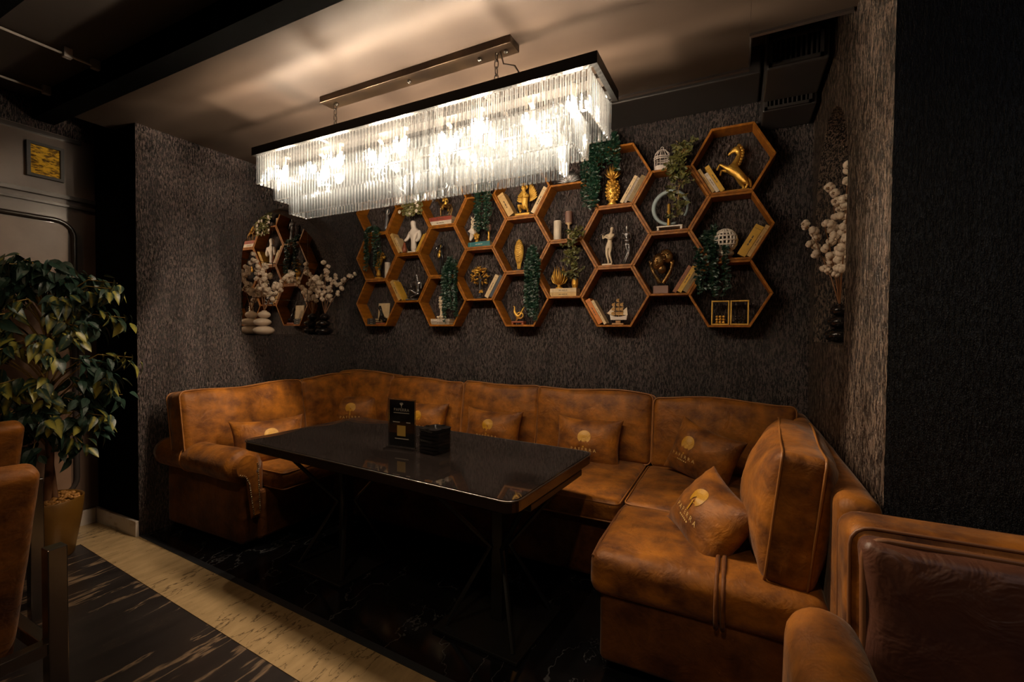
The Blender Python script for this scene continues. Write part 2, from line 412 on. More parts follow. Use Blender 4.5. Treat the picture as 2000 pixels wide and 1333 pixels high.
def cushion(w, d, h, r=0.05, puff=(0, 0, 0), n=9, wr=0.0, seed=0, sag=0.0, wave=0.0):
    """rounded, puffed block centred on the origin; puff = bulge of the x, y, z faces"""
    H = (w / 2, d / 2, h / 2)
    def axis(half):
        core = half - r
        a = [-half, -half + r * 0.35, -half + r * 0.7]
        for i in range(n): a.append(-core + 2 * core * i / (n - 1))
        a += [half - r * 0.7, half - r * 0.35, half]
        return a
    ax = [axis(x) for x in H]; mb = MB()
    idx = {}; vs = []
    def vert(p):
        key = tuple(round(c, 6) for c in p)
        if key in idx: return idx[key]
        inn = Vector([max(-(H[i] - r), min(H[i] - r, p[i])) for i in range(3)])
        dv = Vector(p) - inn
        if dv.length > 1e-9: dv = dv.normalized() * r
        q = inn + dv
        u = [q[i] / H[i] for i in range(3)]
        for i in range(3):
            if puff[i]:
                j, k = (i + 1) % 3, (i + 2) % 3
                q[i] += puff[i] * u[i] * max(0, 1 - u[j] ** 2) ** 0.7 * max(0, 1 - u[k] ** 2) ** 0.7
        if wave and u[2] > 0: q.z += wave * math.sin(q.x * 9 + seed * 1.7) * u[2]
        if sag: q.z -= sag * (1 - u[0] ** 2) * max(0, u[2])
        if wr:
            nv = noise.noise(Vector((q.x * 7 + seed * 3.1, q.y * 7, q.z * 7 + seed)))
            n2 = noise.noise(Vector((q.x * 22 + seed, q.y * 22, q.z * 9)))
            q += Vector(q).normalized() * (nv * wr + n2 * wr * 0.4)
        idx[key] = len(vs); vs.append(q); return idx[key]
    fs = []
    for i in range(3):
        j, k = (i + 1) % 3, (i + 2) % 3
        for sgn in (-1, 1):
            for a in range(len(ax[j]) - 1):
                for b in range(len(ax[k]) - 1):
                    quad = []
                    for (aa, bb) in ((a, b), (a + 1, b), (a + 1, b + 1), (a, b + 1)):
                        p = [0, 0, 0]; p[i] = sgn * H[i]; p[j] = ax[j][aa]; p[k] = ax[k][bb]
                        quad.append(vert(p))
                    fs.append(tuple(quad))
    mb.add(vs, fs); return mb

def rrect(w, h, r, n=5):
    """rounded rectangle outline, centred"""
    pts = []
    for cx, cy, a0 in ((w / 2 - r, h / 2 - r, 0), (-w / 2 + r, h / 2 - r, 90), (-w / 2 + r, -h / 2 + r, 180), (w / 2 - r, -h / 2 + r, 270)):
        for i in range(n + 1):
            a = math.radians(a0 + 90 * i / n)
            pts.append((cx + r * math.cos(a), cy + r * math.sin(a)))
    return pts
def lerp(a, b, t): return a + (b - a) * t
# ------------------------------------------------------------------ room shell
XL, XR, YB = -3.463, 0.41, 3.384
YL, YR = 1.545, 1.73
ZC, ZN = 2.67, 2.80
struct('floor', MB().bbox((-4.15, -2.6, -0.06), (3.0, 1.8, 0.0)), 'floor_dark')
def strip_y(x, near): return (1.310 - 0.065 * (x + 3.5)) if near else (1.545 - 0.052 * (x + 3.5))
def strip_mb(x0, x1, a, b, z0, z1):
    c = [(x0, a(x0)), (x1, a(x1)), (x1, b(x1)), (x0, b(x0))]
    vs = [(x, y, z0) for x, y in c] + [(x, y, z1) for x, y in c]
    return MB().add(vs, [(0, 1, 2, 3), (7, 6, 5, 4), (0, 4, 5, 1), (1, 5, 6, 2), (2, 6, 7, 3), (3, 7, 4, 0)])
struct('floor_alcove', strip_mb(-3.48, 3.0, lambda x: strip_y(x, False) + 0.03, lambda x: 3.4, -0.05, 0.004), 'floor_black')
struct('trim_1', strip_mb(-4.0, 3.0, lambda x: strip_y(x, True), lambda x: strip_y(x, False), -0.04, 0.003), 'marble_cream')
struct('trim_2', strip_mb(-3.48, 3.0, lambda x: strip_y(x, False), lambda x: strip_y(x, False) + 0.035, -0.04, 0.006), 'grey_metal_trim')
struct('trim_3', MB().bbox((-4.0, -2.6, -0.04), (-3.66, 1.33, 0.0025)), 'marble_cream')
struct('wall_back', MB().bbox((-3.75, YB, 0), (0.75, YB + 0.1, 3.1)), 'plaster')

def arch_pts(y0, y1, zspr, rz, n=20):
    c, h = (y0 + y1) / 2, (y1 - y0) / 2
    return [(c - h * math.cos(PI * i / n), zspr + rz * math.sin(PI * i / n)) for i in range(n + 1)]
def arch_wall(name, xp, xb, ya, yb, zt, n0, n1, zs, zspr, rz, m):
    mb = MB()
    P = lambda y, z: (xp, y, z)
    mb.add([P(ya, 0), P(n0, 0), P(n0, zspr), P(n0, zt), P(ya, zt)], [(0, 1, 2, 3, 4)])
    mb.add([P(n1, 0), P(yb, 0), P(yb, zt), P(n1, zt), P(n1, zspr)], [(0, 1, 2, 3, 4)])
    mb.add([P(n0, 0), P(n1, 0), P(n1, zs), P(n0, zs)], [(0, 1, 2, 3)])
    A = arch_pts(n0, n1, zspr, rz)
    for (a, b) in zip(A[:-1], A[1:]):
        mb.add([P(*a), P(*b), P(b[0], zt), P(a[0], zt)], [(0, 1, 2, 3)])
    loop = [(n0, zs)] + A + [(n1, zs)]
    for i in range(len(loop)):
        a, b = loop[i], loop[(i + 1) % len(loop)]
        mb.add([(xp, *a), (xp, *b), (xb, *b), (xb, *a)], [(0, 1, 2, 3)])
    mb.add([(xb, n0 - 0.0, zs), (xb, n1, zs)] + [(xb, y, z) for y, z in reversed(A)], [tuple(range(len(A) + 2))])
    me = bpy.data.meshes.new(name); me.from_pydata(mb.v, [], mb.f); me.update(); me.materials.append(MATS[m])
    o = put(bpy.data.objects.new(name, me)); tag(o, kind='structure'); return o
NB = 0.17
arch_wall('wall_left', XL, XL - NB, YL, YB, 2.75, 2.235, 3.335, 1.305, 1.87, 0.55, 'plaster')
arch_wall('wall_right', XR, XR + NB, YR, YB, 3.1, 2.36, 3.22, 1.31, 2.05, 0.42, 'plaster_side')
struct('wall_left_pier', MB().bbox((-4.1, YL + 0.0005, 0), (XL - 0.0005, YL + 0.45, 2.85)), 'black_paint')  # pier face gets little light; that darkness is put in as black
struct('wall_right_front', MB().bbox((XR + 0.001, YR, 0), (3.0, YR + 0.35, 3.1)), 'plaster_front')
struct('wall_left_panel', MB().bbox((-4.1, -2.6, 0), (-4.0, YL + 0.1, 2.9)), 'panel_lacquer')
struct('wall_front', MB().bbox((-4.1, -2.7, 0), (3.0, -2.6, 2.9)), 'plaster_front')
struct('wall_right_room', MB().bbox((3.0, -2.7, 0), (3.1, 2.1, 3.1)), 'plaster_front')
# ceiling of the alcove with a higher strip above the back wall
struct('ceiling', MB().bbox((-3.72, 1.34, ZC), (0.03, 2.545, 2.78)), 'ceiling_paint')
struct('ceiling_right', MB().bbox((0.031, 1.34, ZC), (0.75, 2.26, 2.78)), 'ceiling_paint')
struct('ceiling_recess', MB().bbox((-3.72, 2.2, 3.02), (0.75, 3.5, 3.1)), 'ceiling_dark')
struct('ceiling_room', MB().bbox((-4.1, -2.7, ZN), (3.0, 1.24, 2.9)), 'ceiling_dark')
struct('ceiling_beam', MB().bbox((-4.1, 1.235, ZC), (3.0, 1.34, 2.88)), 'black_paint')
struct('ceiling_cross_beam', MB().bbox((-4.1, 0.62, 2.70), (3.0, 0.80, 2.85)), 'black_paint')
tag(struct('ceiling_bulkhead', MB().bevbox((-3.6, 3.0, 2.86), (0.10, 3.38, 3.02), 0.008), 'duct_metal'))
struct('ceiling_edge_trim', MB().tube([(-3.6, 2.55, 2.665), (0.035, 2.55, 2.665), (0.035, 2.27, 2.665), (0.40, 2.265, 2.665)], 0.012, 6), 'moulding')
# baseboards of veined marble
struct('baseboard_pier', MB().bevbox((-4.0, YL - 0.02, 0), (XL + 0.002, YL - 0.0005, 0.105), 0.004), 'marble_base')
struct('baseboard_left', MB().bevbox((-3.9995, -2.6, 0), (-3.98, YL - 0.021, 0.105), 0.004), 'marble_base')
# lacquered panelling of the left wall: cornice, rail and rounded frame
struct('trim_4', MB().bbox((-4.0, -2.6, 2.585), (-3.975, 1.47, 2.61)), 'moulding')
struct('trim_5', MB().bbox((-4.0, -2.6, 2.205), (-3.975, 1.54, 2.23)).bbox((-4.0, -2.6, 2.155), (-3.982, 1.54, 2.17)), 'moulding')
def round_frame(r, x):
    z0, z1, y1, c = 0.24, 2.06, 1.43, 0.10
    pts = [(x, -1.2, z1), (x, y1 - c, z1)]
    for i in range(1, 7):
        a = PI / 2 - PI / 2 * i / 6; pts.append((x, y1 - c + c * math.cos(a), z1 - c + c * math.sin(a)))
    for i in range(0, 7):
        a = -PI / 2 * i / 6; pts.append((x, y1 - c + c * math.cos(a), z0 + c + c * math.sin(a)))
    pts.append((x, -1.2, z0))
    return MB().tube(pts, r, 8)
struct('trim_6', round_frame(0.016, -3.992), 'moulding', True)
struct('wall_left_inset', MB().bbox((-3.9995, -1.2, 0.26), (-3.994, 1.40, 2.04)), 'panel_inner')
struct('trim_7', MB().bbox((-4.0, -2.6, 2.62), (-3.994, YL - 0.01, 2.80)), 'plaster')

# mirrors at the back of the niches, set in panes
def niche_mirror(name, label, xb, sx, n0, n1, zs, zspr, rz, ys, zsplit):
    root = thing(name, label, 'mirror', T(xb, (n0 + n1) / 2, zs))
    c, h = (n0 + n1) / 2, (n1 - n0) / 2
    top = lambda y: zspr + rz * math.sqrt(max(0, 1 - ((y - c) / h) ** 2))
    ye = [n0 + 0.003] + ys + [n1 - 0.003]; ze = [zs + 0.003] + zsplit + [zspr + rz - 0.003]
    g = 0.0025
    for i in range(len(ye) - 1):
        for j in range(len(ze) - 1):
            a, b = ye[i] + g, ye[i + 1] - g; lo, hi = ze[j] + g, ze[j + 1] - g
            n = 10
            tops = [(a + (b - a) * k / n, min(hi, top(a + (b - a) * k / n) - 0.003)) for k in range(n + 1)]
            tops = [(y, t) for y, t in tops if t > lo + 0.004]
            if len(tops) < 2: continue
            poly = [(tops[0][0], lo), (tops[-1][0], lo)] + list(reversed(tops))
            m = len(poly)
            vs = [(sx * 0.004, y - c, z - zs) for y, z in poly] + [(sx * 0.0005, y - c, z - zs) for y, z in poly]
            fs = [tuple(range(m)), tuple(range(2 * m - 1, m - 1, -1))] + [(k, k + m, (k + 1) % m + m, (k + 1) % m) for k in range(m)]
            part('mirror_pane', MB().add(vs, fs), 'mirror', root)
    return root
niche_mirror('niche_mirror', 'arched mirror of panes at the back of the left wall niche', XL - NB, 1, 2.235, 3.335, 1.305, 1.87, 0.55, [2.62, 2.98], [1.62, 1.93])
niche_mirror('niche_mirror', 'dark arched mirror at the back of the right wall niche', XR + NB, -1, 2.36, 3.22, 1.31, 2.05, 0.42, [2.79], [1.95])

# air duct with two grilles in the right rear ceiling corner
duct = thing('air_duct', 'black stepped air duct with two louvred grilles above the right corner', 'duct', T(0.25, 3.0, 2.66))
def duct_box(y0, y1, z0, z1, gz0, gz1):
    b = part('duct_box', MB().bevbox((-0.135, y0 - 3.0, z0 - 2.66), (0.135, y1 - 3.0, z1 - 2.66), 0.008), 'duct_metal', duct)
    fr = MB(); x0, x1 = -0.125, 0.11; y = y0 - 3.0 - 0.004
    for (a0, a1, c0, c1) in ((x0, x1, gz1 - 0.015, gz1), (x0, x1, gz0, gz0 + 0.015), (x0, x0 + 0.015, gz0, gz1), (x1 - 0.015, x1, gz0, gz1)):
        fr.bbox((a0, y - 0.012, c0 - 2.66), (a1, y + 0.006, c1 - 2.66))
    g = part('grille_frame', fr, 'duct_metal', duct)
    part('grille_back', MB().bbox((x0, y + 0.0005, gz0 - 2.66), (x1, y + 0.003, gz1 - 2.66)), 'black_paint', duct)
    for k in range(9):
        xx = x0 + 0.027 + k * 0.0225
        part('louvre', MB().box((xx, y - 0.002, (gz0 + gz1) / 2 - 2.66), (0.004, 0.014, gz1 - gz0 - 0.02), RZ(25).to_3x3()), 'duct_metal', duct)
duct_box(3.08, 3.37, 2.665, 3.015, 2.67, 2.80)
duct_box(2.70, 3.07, 2.715, 3.015, 2.725, 2.865)

# conduits on the near ceiling
def conduit(label, x, y0, y1, clips):
    r = thing('ceiling_conduit', label, 'conduit', T(x, y0, ZN), 'thin conduits between the ceiling beams')
    part('rod', MB().tube([(0, 0, -0.035), (0, y1 - y0, -0.035)], 0.006, 6), 'rail_white', r)
    for c in clips:
        part('clip', MB().bevbox((-0.016, c - y0 - 0.018, -0.05), (0.016, c - y0 + 0.018, 0), 0.003), 'rail_white', r)
conduit('longer pale conduit on the dark ceiling, nearer the frame top', -3.12, 0.80, 1.235, [1.10, 1.215])
conduit('shorter pale conduit on the dark ceiling above the gold plaque', -3.72, 0.80, 1.235, [1.0, 1.215])

# framed gold plaque
pq = thing('wall_plaque', 'small framed gold relief plaque on the dark left wall', 'plaque', T(-4.0, 1.292, 2.31))
fr = MB()
for (a, b, c, d) in ((-0.088, 0.088, 0.0, 0.018), (-0.088, 0.088, 0.20, 0.218), (-0.088, -0.070, 0.018, 0.20), (0.070, 0.088, 0.018, 0.20)):
    fr.bbox((0.0005, a, c), (0.026, b, d))
part('frame', fr, 'black_matte', pq)
part('relief', MB().bbox((0.0005, -0.070, 0.018), (0.014, 0.070, 0.20)), 'plaque_gold', pq)

# ------------------------------------------------------------------ sofa
def piping_rect(w, h, r, plane, off, rad=0.0048, wave=0.0, seed=0, top=0.0):
    pts = []
    base = rrect(w, h, r, 4); out = []
    for i, (a, b) in enumerate(base):
        a2, b2 = base[(i + 1) % len(base)]; m = max(1, int(math.hypot(a2 - a, b2 - b) / 0.05))
        out += [(lerp(a, a2, k / m), lerp(b, b2, k / m)) for k in range(m)]
    for a, b in out:
        if wave and b > 0: b += (wave * math.sin(a * 9 + seed * 1.7) + top * (1 - (2 * a / w) ** 2)) * (2 * b / h)
        pts.append({'y': (a, off, b), 'z': (a, b, off), 'x': (off, a, b)}[plane])
    return MB().tube(pts, rad, 6, closed=True)
def back_cushion(parent, M, w, h, th, seed, m='suede', puff=0.055, name='back_cushion'):
    c = part(name, cushion(w, th, h, 0.032, (0.008, puff, 0.014), 14, 0.010, seed, wave=0.010), m, parent, M, True)
    for sgn in (-1, 1):
        part('piping', piping_rect(w + 0.004, h + 0.002, 0.034, 'y', sgn * (th / 2 - 0.012), wave=0.010, seed=seed, top=0.008), 'piping', c, None, True)
    return c
def seat_cushion(parent, x0, x1, y0, y1, z0, z1, seed, m='suede', r=0.03, pip=True, puff=0.02):
    w, d, h = x1 - x0, y1 - y0, z1 - z0
    c = part('seat_cushion', cushion(w, d, h, r, (0.006, 0.006, puff), 10, 0.005, seed), m, parent, T((x0 + x1) / 2, (y0 + y1) / 2, (z0 + z1) / 2), True)
    if pip:
        for sgn in (-1, 1):
            part('piping', piping_rect(w - 0.006, d - 0.006, r, 'z', sgn * (h / 2 - 0.012)), 'piping', c, None, True)
    return c

# --- left section, along the left wall, with the rolled arm
sl = thing('sofa_section', 'brown suede sofa section on the left wall with a studded rolled arm', 'sofa', None, 'sections of the U-shaped sofa')
part('base', MB().bevbox((-3.445, 1.80, 0.05), (-2.62, 3.36, 0.36), 0.02), 'suede_dark', sl)
part('back_frame', cushion(0.13, 1.60, 0.76, 0.04), 'suede_dark', sl, T(-3.385, 2.54, 0.44), True)
for y in (1.86, 3.2): part('foot', MB().lathe([(0.025, 0.0), (0.03, 0.05)], (-2.72, y, 0.0), 10), 'iron', sl)
seat_cushion(sl, -3.22, -2.46, 1.845, 2.56, 0.362, 0.485, 1)
seat_cushion(sl, -3.22, -2.46, 2.56, 3.05, 0.362, 0.485, 2)
back_cushion(sl, T(-3.20, 2.085, 0.705) @ RZ(90) @ RX(-9), 0.90, 0.46, 0.17, 3)
back_cushion(sl, T(-3.20, 2.80, 0.715) @ RZ(90) @ RX(-9), 0.54, 0.46, 0.17, 4)
back_cushion(sl, T(-3.01, 3.135, 0.725) @ RZ(4) @ RX(-8), 0.62, 0.48, 0.17, 5)
# arm
AY, AZ, AR = 1.715, 0.530, 0.100
def arm_prof(k):
    pts = []
    for i in range(20):
        a = math.radians(-78 + 300 * i / 19)
        pts.append((AY - 0.0 - math.sin(a) * 0 + AR * k * math.cos(a + PI / 2 + 0.9), AZ + AR * k * math.sin(a + PI / 2 + 0.9)))
    return pts
arm = part('arm', cushion(0.80, 0.15, 0.50, 0.03, (0, 0.008, 0), 8, 0.003, 6), 'suede_dark', sl, T(-3.045, 1.775, 0.295), True)
ring = []
roll = MB()
nx = 18
for i in range(nx + 1):
    x = -3.445 + 0.81 * i / nx
    t = i / nx
    rr = AR * (0.97 + 0.10 * t) * (1 + 0.02 * math.sin(t * 17))
    ring.append((x, rr))
vs = []; fs = []; nn = 20
for i, (x, rr) in enumerate(ring):
    for j in range(nn):
        a = 2 * PI * j / nn
        vs.append((x, AY + rr * math.cos(a), AZ + rr * 0.94 * math.sin(a)))
for i in range(nx):
    for j in range(nn):
        j2 = (j + 1) % nn; fs.append((i * nn + j, i * nn + j2, (i + 1) * nn + j2, (i + 1) * nn + j))
fs.append(tuple(range(nn))); fs.append(tuple(nx * nn + j for j in range(nn)))
roll.add(vs, fs)
ro = part('arm_roll', roll, 'suede', sl, None, True)
part('seam', MB().tube([(-3.13, AY + 0.102 * math.cos(2 * PI * j / 24), AZ + 0.097 * math.sin(2 * PI * j / 24)) for j in range(24)], 0.006, 6, closed=True), 'piping', ro, None, True)
# scrolled front of the arm with brass nails: a key-hole shape
key = []
for i in range(25):
    a = math.radians(-38 + 256 * i / 24)
    key.append((AY + 0.078 * math.cos(a), AZ + 0.074 * math.sin(a)))
key += [(AY + 0.005, 0.45), (AY + 0.035, 0.20), (AY + 0.09, 0.20), (AY + 0.083, 0.45)]
n = len(key)
fm = MB().add([(-2.632, y, z) for y, z in key] + [(-2.612, AY + 0.02 + (y - AY - 0.02) * 0.86, AZ + (z - AZ) * 0.93) for y, z in key],
              [tuple(range(n, 2 * n))] + [(k, (k + 1) % n, (k + 1) % n + n, k + n) for k in range(n)])
fp = part('arm_front', fm, 'suede', sl)
nails = MB()
def nail_line(pts, step=0.0135):
    acc = 0
    for (a, b) in zip(pts[:-1], pts[1:]):
        L_ = math.dist(a, b); d = -acc
        while d + step <= L_:
            d += step; t = d / L_
            nails.ell((-2.611, lerp(a[0], b[0], t), lerp(a[1], b[1], t)), (0.005, 0.0054, 0.0054), 6)
        acc = L_ - d
nail_line([(AY - 0.055, AZ - 0.035), (AY - 0.01, AZ - 0.055), (AY + 0.015, 0.42), (AY + 0.04, 0.23)])
nail_line([(AY + 0.062, AZ + 0.02), (AY + 0.070, AZ - 0.03), (AY + 0.072, 0.42), (AY + 0.082, 0.23)])
part('nail_heads', nails, 'brass_nail', fp, None, True)

# --- back section
sb = thing('sofa_section', 'brown suede sofa section along the textured back wall behind the table', 'sofa', None, 'sections of the U-shaped sofa')
part('base', MB().bevbox((-2.60, 2.34, 0.05), (-0.475, 3.36, 0.375), 0.02), 'suede_dark', sb)
part('back_frame', cushion(2.10, 0.12, 0.76, 0.04), 'suede_dark', sb, T(-1.55, 3.315, 0.44), True)
for x in (-2.4, -0.6): part('foot', MB().lathe([(0.025, 0.0), (0.03, 0.05)], (x, 2.45, 0.0), 10), 'iron', sb)
seat_cushion(sb, -2.455, -1.485, 2.27, 3.06, 0.378, 0.495, 7)
seat_cushion(sb, -1.48, -0.515, 2.27, 3.06, 0.378, 0.495, 8)
back_cushion(sb, T(-2.36, 3.145, 0.705) @ RZ(-1) @ RX(-9), 0.79, 0.455, 0.17, 9)
back_cushion(sb, T(-1.63, 3.145, 0.705) @ RZ(1) @ RX(-9), 0.66, 0.455, 0.17, 10)
back_cushion(sb, T(-0.90, 3.14, 0.705) @ RX(-9), 0.82, 0.46, 0.17, 11)

# --- right section
sr = thing('sofa_section', 'brown suede sofa section on the right wall with one big loose back cushion', 'sofa', None, 'sections of the U-shaped sofa')
part('base', cushion(0.86, 1.57, 0.295, 0.03, (0, 0.004, 0), 8, 0.003, 12), 'suede_dark', sr, T(-0.04, 2.53, 0.1975), True)
for (x, y) in ((-0.40, 1.85), (0.30, 1.85)): part('foot', MB().lathe([(0.025, 0.0), (0.03, 0.05)], (x, y, 0.0), 10), 'iron', sr)
part('back_rail', cushion(0.115, 1.68, 0.80, 0.045, (0, 0, 0.012), 10, 0.006, 13), 'suede', sr, T(0.345, 2.505, 0.46), True)
sc = seat_cushion(sr, -0.505, 0.285, 1.715, 2.31, 0.325, 0.492, 14, r=0.05, pip=False, puff=0.018)
part('piping', MB().tube([(-0.385, -0.302 + 0.60, 0.062)] + [(-0.388, y, 0.070) for y in (0.2, 0.0, -0.15)] + [(-0.385, -0.275, 0.062)], 0.006, 6), 'piping_dark', sc)
for dx in (0.0, 0.022):
    part('seam', MB().tube([(0.062 + dx, -0.05, 0.106), (0.062 + dx, -0.15, 0.103), (0.062 + dx, -0.235, 0.095), (0.062 + dx, -0.276, 0.080), (0.062 + dx, -0.303, 0.050), (0.062 + dx, -0.312, 0.0), (0.062 + dx, -0.309, -0.055), (0.062 + dx, -0.296, -0.083)], 0.0078, 8), 'suede_dark', sc, None, True)
seat_cushion(sr, -0.505, 0.285, 2.315, 3.06, 0.350, 0.492, 15, r=0.04)
back_cushion(sr, T(-0.08, 3.135, 0.70) @ RX(-9), 0.80, 0.45, 0.17, 16)
bc = back_cushion(sr, T(0.205, 2.145, 0.715) @ RZ(-93) @ RX(-6), 0.74, 0.455, 0.15, 17, puff=0.10)

# ------------------------------------------------------------------ armchair at the lower right corner
ac = thing('armchair', 'brown and plum suede armchair in front of the dark right wall', 'armchair', T(0.7, 1.0, 0))
part('base', cushion(0.95, 0.95, 0.30, 0.03), 'suede_dark', ac, T(0.06, 0.0, 0.20), True)
bk = part('back_frame', cushion(1.05, 0.17, 0.78, 0.045, (0, 0, 0.008), 10, 0.004, 21), 'suede', ac, T(0.10, 0.525, 0.46) @ RX(-4), True)
part('piping', piping_rect(1.04, 0.768, 0.05, 'y', 0.072), 'piping_dark', bk, None, True)
part('piping', piping_rect(1.04, 0.768, 0.05, 'y', -0.072), 'piping_dark', bk, None, True)
ip = part('back_cushion', cushion(0.96, 0.09, 0.50, 0.03, (0, 0.04, 0), 12, 0.012, 22), 'suede_plum', ac, T(0.082, 0.425, 0.585) @ RX(-6), True)
part('piping', piping_rect(0.965, 0.505, 0.05, 'y', -0.02, 0.008), 'piping_dark', ip, None, True)
part('seat_cushion', cushion(0.70, 0.72, 0.14, 0.04, (0, 0, 0.02), 8, 0.005, 23), 'suede_plum', ac, T(0.08, 0.05, 0.42), True)
part('arm', cushion(0.16, 0.92, 0.60, 0.075, (0.01, 0, 0.006), 9, 0.004, 24), 'suede', ac, T(-0.495, -0.045, 0.365), True)
part('arm', cushion(0.16, 0.92, 0.60, 0.075, (0.01, 0, 0.006), 9, 0.004, 25), 'suede', ac, T(0.645, -0.045, 0.365), True)
for (x, y) in ((-0.44, -0.42), (0.56, -0.42), (-0.44, 0.42), (0.56, 0.42)):
    part('foot', MB().lathe([(0.02, 0.0), (0.025, 0.05)], (x, y, 0.0), 10), 'iron', ac)

# ------------------------------------------------------------------ dining chairs at the left edge
def dining_chair(label, M, seed):
    """faces -x; square steel side frames, suede seat and reclined back"""
    r = thing('dining_chair', label, 'chair', M, 'suede chairs at the left edge')
    part('backrest', cushion(0.085, 0.50, 0.76, 0.03, (0.012, 0, 0.004), 10, 0.003, seed), 'suede', r, T(-0.098, 0, 0.575) @ RY(20), True)
    part('seat', cushion(0.52, 0.50, 0.11, 0.04, (0, 0, 0.015), 8, 0.003, seed + 1), 'suede', r, T(-0.44, 0, 0.43), True)
    for s in (-1, 1):
        y = s * 0.278
        part('leg', MB().bevbox((0.02, y - 0.024, 0), (0.068, y + 0.024, 0.665), 0.003), 'steel_dark', r)
        part('leg', MB().bevbox((-0.66, y - 0.024, 0), (-0.612, y + 0.024, 0.42), 0.003), 'steel_dark', r)
        rail = part('side_rail', MB().bevbox((-0.612, y - 0.018, 0.30), (0.02, y + 0.018, 0.345), 0.003), 'steel_dark', r)
        part('screw', MB().ell((-0.02, y + 0.0, 0.348), (0.014, 0.014, 0.008), 8), 'chrome', rail, None, True)
    part('cross_rail', MB().bevbox((0.02, -0.265, 0.33), (0.06, 0.265, 0.37), 0.003), 'steel_dark', r)
    return r
dining_chair('nearer brown suede chair with steel frame at the left edge', T(-1.972, 0.355, 0), 31)
dining_chair('brown suede chair further back beside the ficus, mostly cut off', T(-2.915, 0.60, 0.0), 33)

# ------------------------------------------------------------------ table
tb = thing('dining_table', 'long black polished table with rounded corners and crossed iron legs', 'table', T(-1.53, 1.893, 0) @ RZ(-4.2))
TW, TD, TZ = 1.73, 0.80, 0.75
def slab(w, d, r, z0, z1, bev):
    o = rrect(w, d, r, 6); i = rrect(w - 2 * bev, d - 2 * bev, max(0.002, r - bev), 6); n = len(o)
    vs = [(x, y, z0 + bev) for x, y in o] + [(x, y, z1 - bev) for x, y in o] + [(x, y, z1) for x, y in i] + [(x, y, z0) for x, y in i]
    fs = [tuple(range(2 * n, 3 * n)), tuple(range(4 * n - 1, 3 * n - 1, -1))]
    for k in range(n):
        j = (k + 1) % n
        fs += [(k, j, j + n, k + n), (k + n, j + n, j + 2 * n, k + 2 * n), (k + 3 * n, j + 3 * n, j, k)]
    return MB().add(vs, fs)
part('table_top', slab(TW - 0.012, TD - 0.012, 0.050, TZ - 0.012, TZ, 0.001), 'table_top', tb)
part('edge_band', slab(TW, TD, 0.055, TZ - 0.052, TZ - 0.004, 0.006), 'table_edge', tb)
pts = rrect(TW + 0.002, TD + 0.002, 0.056, 6)
part('edge_strip', MB().tube([(x, y, TZ - 0.004) for x, y in pts], 0.0035, 6, closed=True), 'steel_dark', tb, None, True)
for px in (-0.50, 0.56):
    pd = part('pedestal', MB().bevbox((-0.30, -0.26, TZ - 0.082), (0.30, 0.26, TZ - 0.053), 0.004), 'iron', tb, T(px, 0.0, 0))
    part('base_plate', MB().bevbox((-0.22, -0.22, 0.005), (0.22, 0.22, 0.022), 0.004), 'iron', pd)
    part('column', MB().bevbox((-0.03, -0.03, 0.022), (0.03, 0.03, 0.66), 0.004), 'iron', pd)
    for a in (45, 135, 225, 315):
        ca, sa = math.cos(math.radians(a)), math.sin(math.radians(a))
        part('brace', MB().tube([(0.36 * ca, 0.33 * sa, TZ - 0.075), (0.045 * ca, 0.045 * sa, 0.36), (0.25 * ca, 0.25 * sa, 0.02)], 0.012, 6), 'iron', pd)

# ------------------------------------------------------------------ lettering helper
def text_mb(s, size, ext=1.0, spacing=1.0):
    cu = bpy.data.curves.new('tmp_text', 'FONT'); cu.body = s; cu.size = size; cu.align_x = 'CENTER'; cu.align_y = 'CENTER'; cu.space_character = spacing
    cu.resolution_u = 2
    o = bpy.data.objects.new('tmp_text', cu); COL.objects.link(o)
    dg = bpy.context.evaluated_depsgraph_get()
    me = o.evaluated_get(dg).to_mesh()
    vs = [tuple(v.co) for v in me.vertices]; fs = [tuple(p.vertices) for p in me.polygons]
    o.evaluated_get(dg).to_mesh_clear()
    bpy.data.objects.remove(o); bpy.data.curves.remove(cu)
    return vs, fs

# ------------------------------------------------------------------ things on the table
def on_table(x, y, rz=0): return T(-1.53, 1.893, TZ) @ RZ(-4.2) @ T(x, y, 0) @ RZ(rz)
sg = thing('menu_stand', 'black menu card in a clear stand on the table', 'sign', on_table(0.005, -0.068, 8))
part('card', MB().bbox((-0.077, -0.0015, 0.012), (0.077, 0.0015, 0.250)), 'black_matte', sg)
part('clear_cover', MB().bbox((-0.082, -0.0045, 0.004), (0.082, -0.0025, 0.255)).bbox((-0.082, 0.0025, 0.004), (0.082, 0.0045, 0.255)), 'acrylic', sg)
part('foot', MB().bevbox((-0.085, -0.045, 0.0), (0.085, 0.045, 0.006), 0.002), 'acrylic', sg)
part('rim', MB().tube([(-0.082, 0, 0.006), (-0.082, 0, 0.255), (0.082, 0, 0.255), (0.082, 0, 0.006)], 0.0022, 6), 'bronze_plate', sg)
vs, fs = text_mb('PAFERRA', 0.021, 1, 1.15)
part('lettering', MB().add([(x, -0.0048, 0.200 + y) for x, y, _ in vs], fs), 'print_light', sg)
em = MB().bbox((-0.0015, -0.0049, 0.212), (0.0015, -0.0047, 0.226))
for k in range(7):
    a = math.radians(30 + 20 * k); em.tube([(0, -0.0048, 0.222), (0.013 * math.cos(a), -0.0048, 0.226 + 0.012 * math.sin(a))], 0.0006, 4)
part('tree_emblem', em, 'print_light', sg)
part('print_lines', MB().bbox((-0.048, -0.0049, 0.183), (0.048, -0.0047, 0.186)).bbox((-0.052, -0.0049, 0.135), (-0.01, -0.0047, 0.139)).bbox((0.03, -0.0049, 0.135), (0.055, -0.0047, 0.139)).bbox((-0.04, -0.0049, 0.050), (0.045, -0.0047, 0.054)), 'print_light', sg)
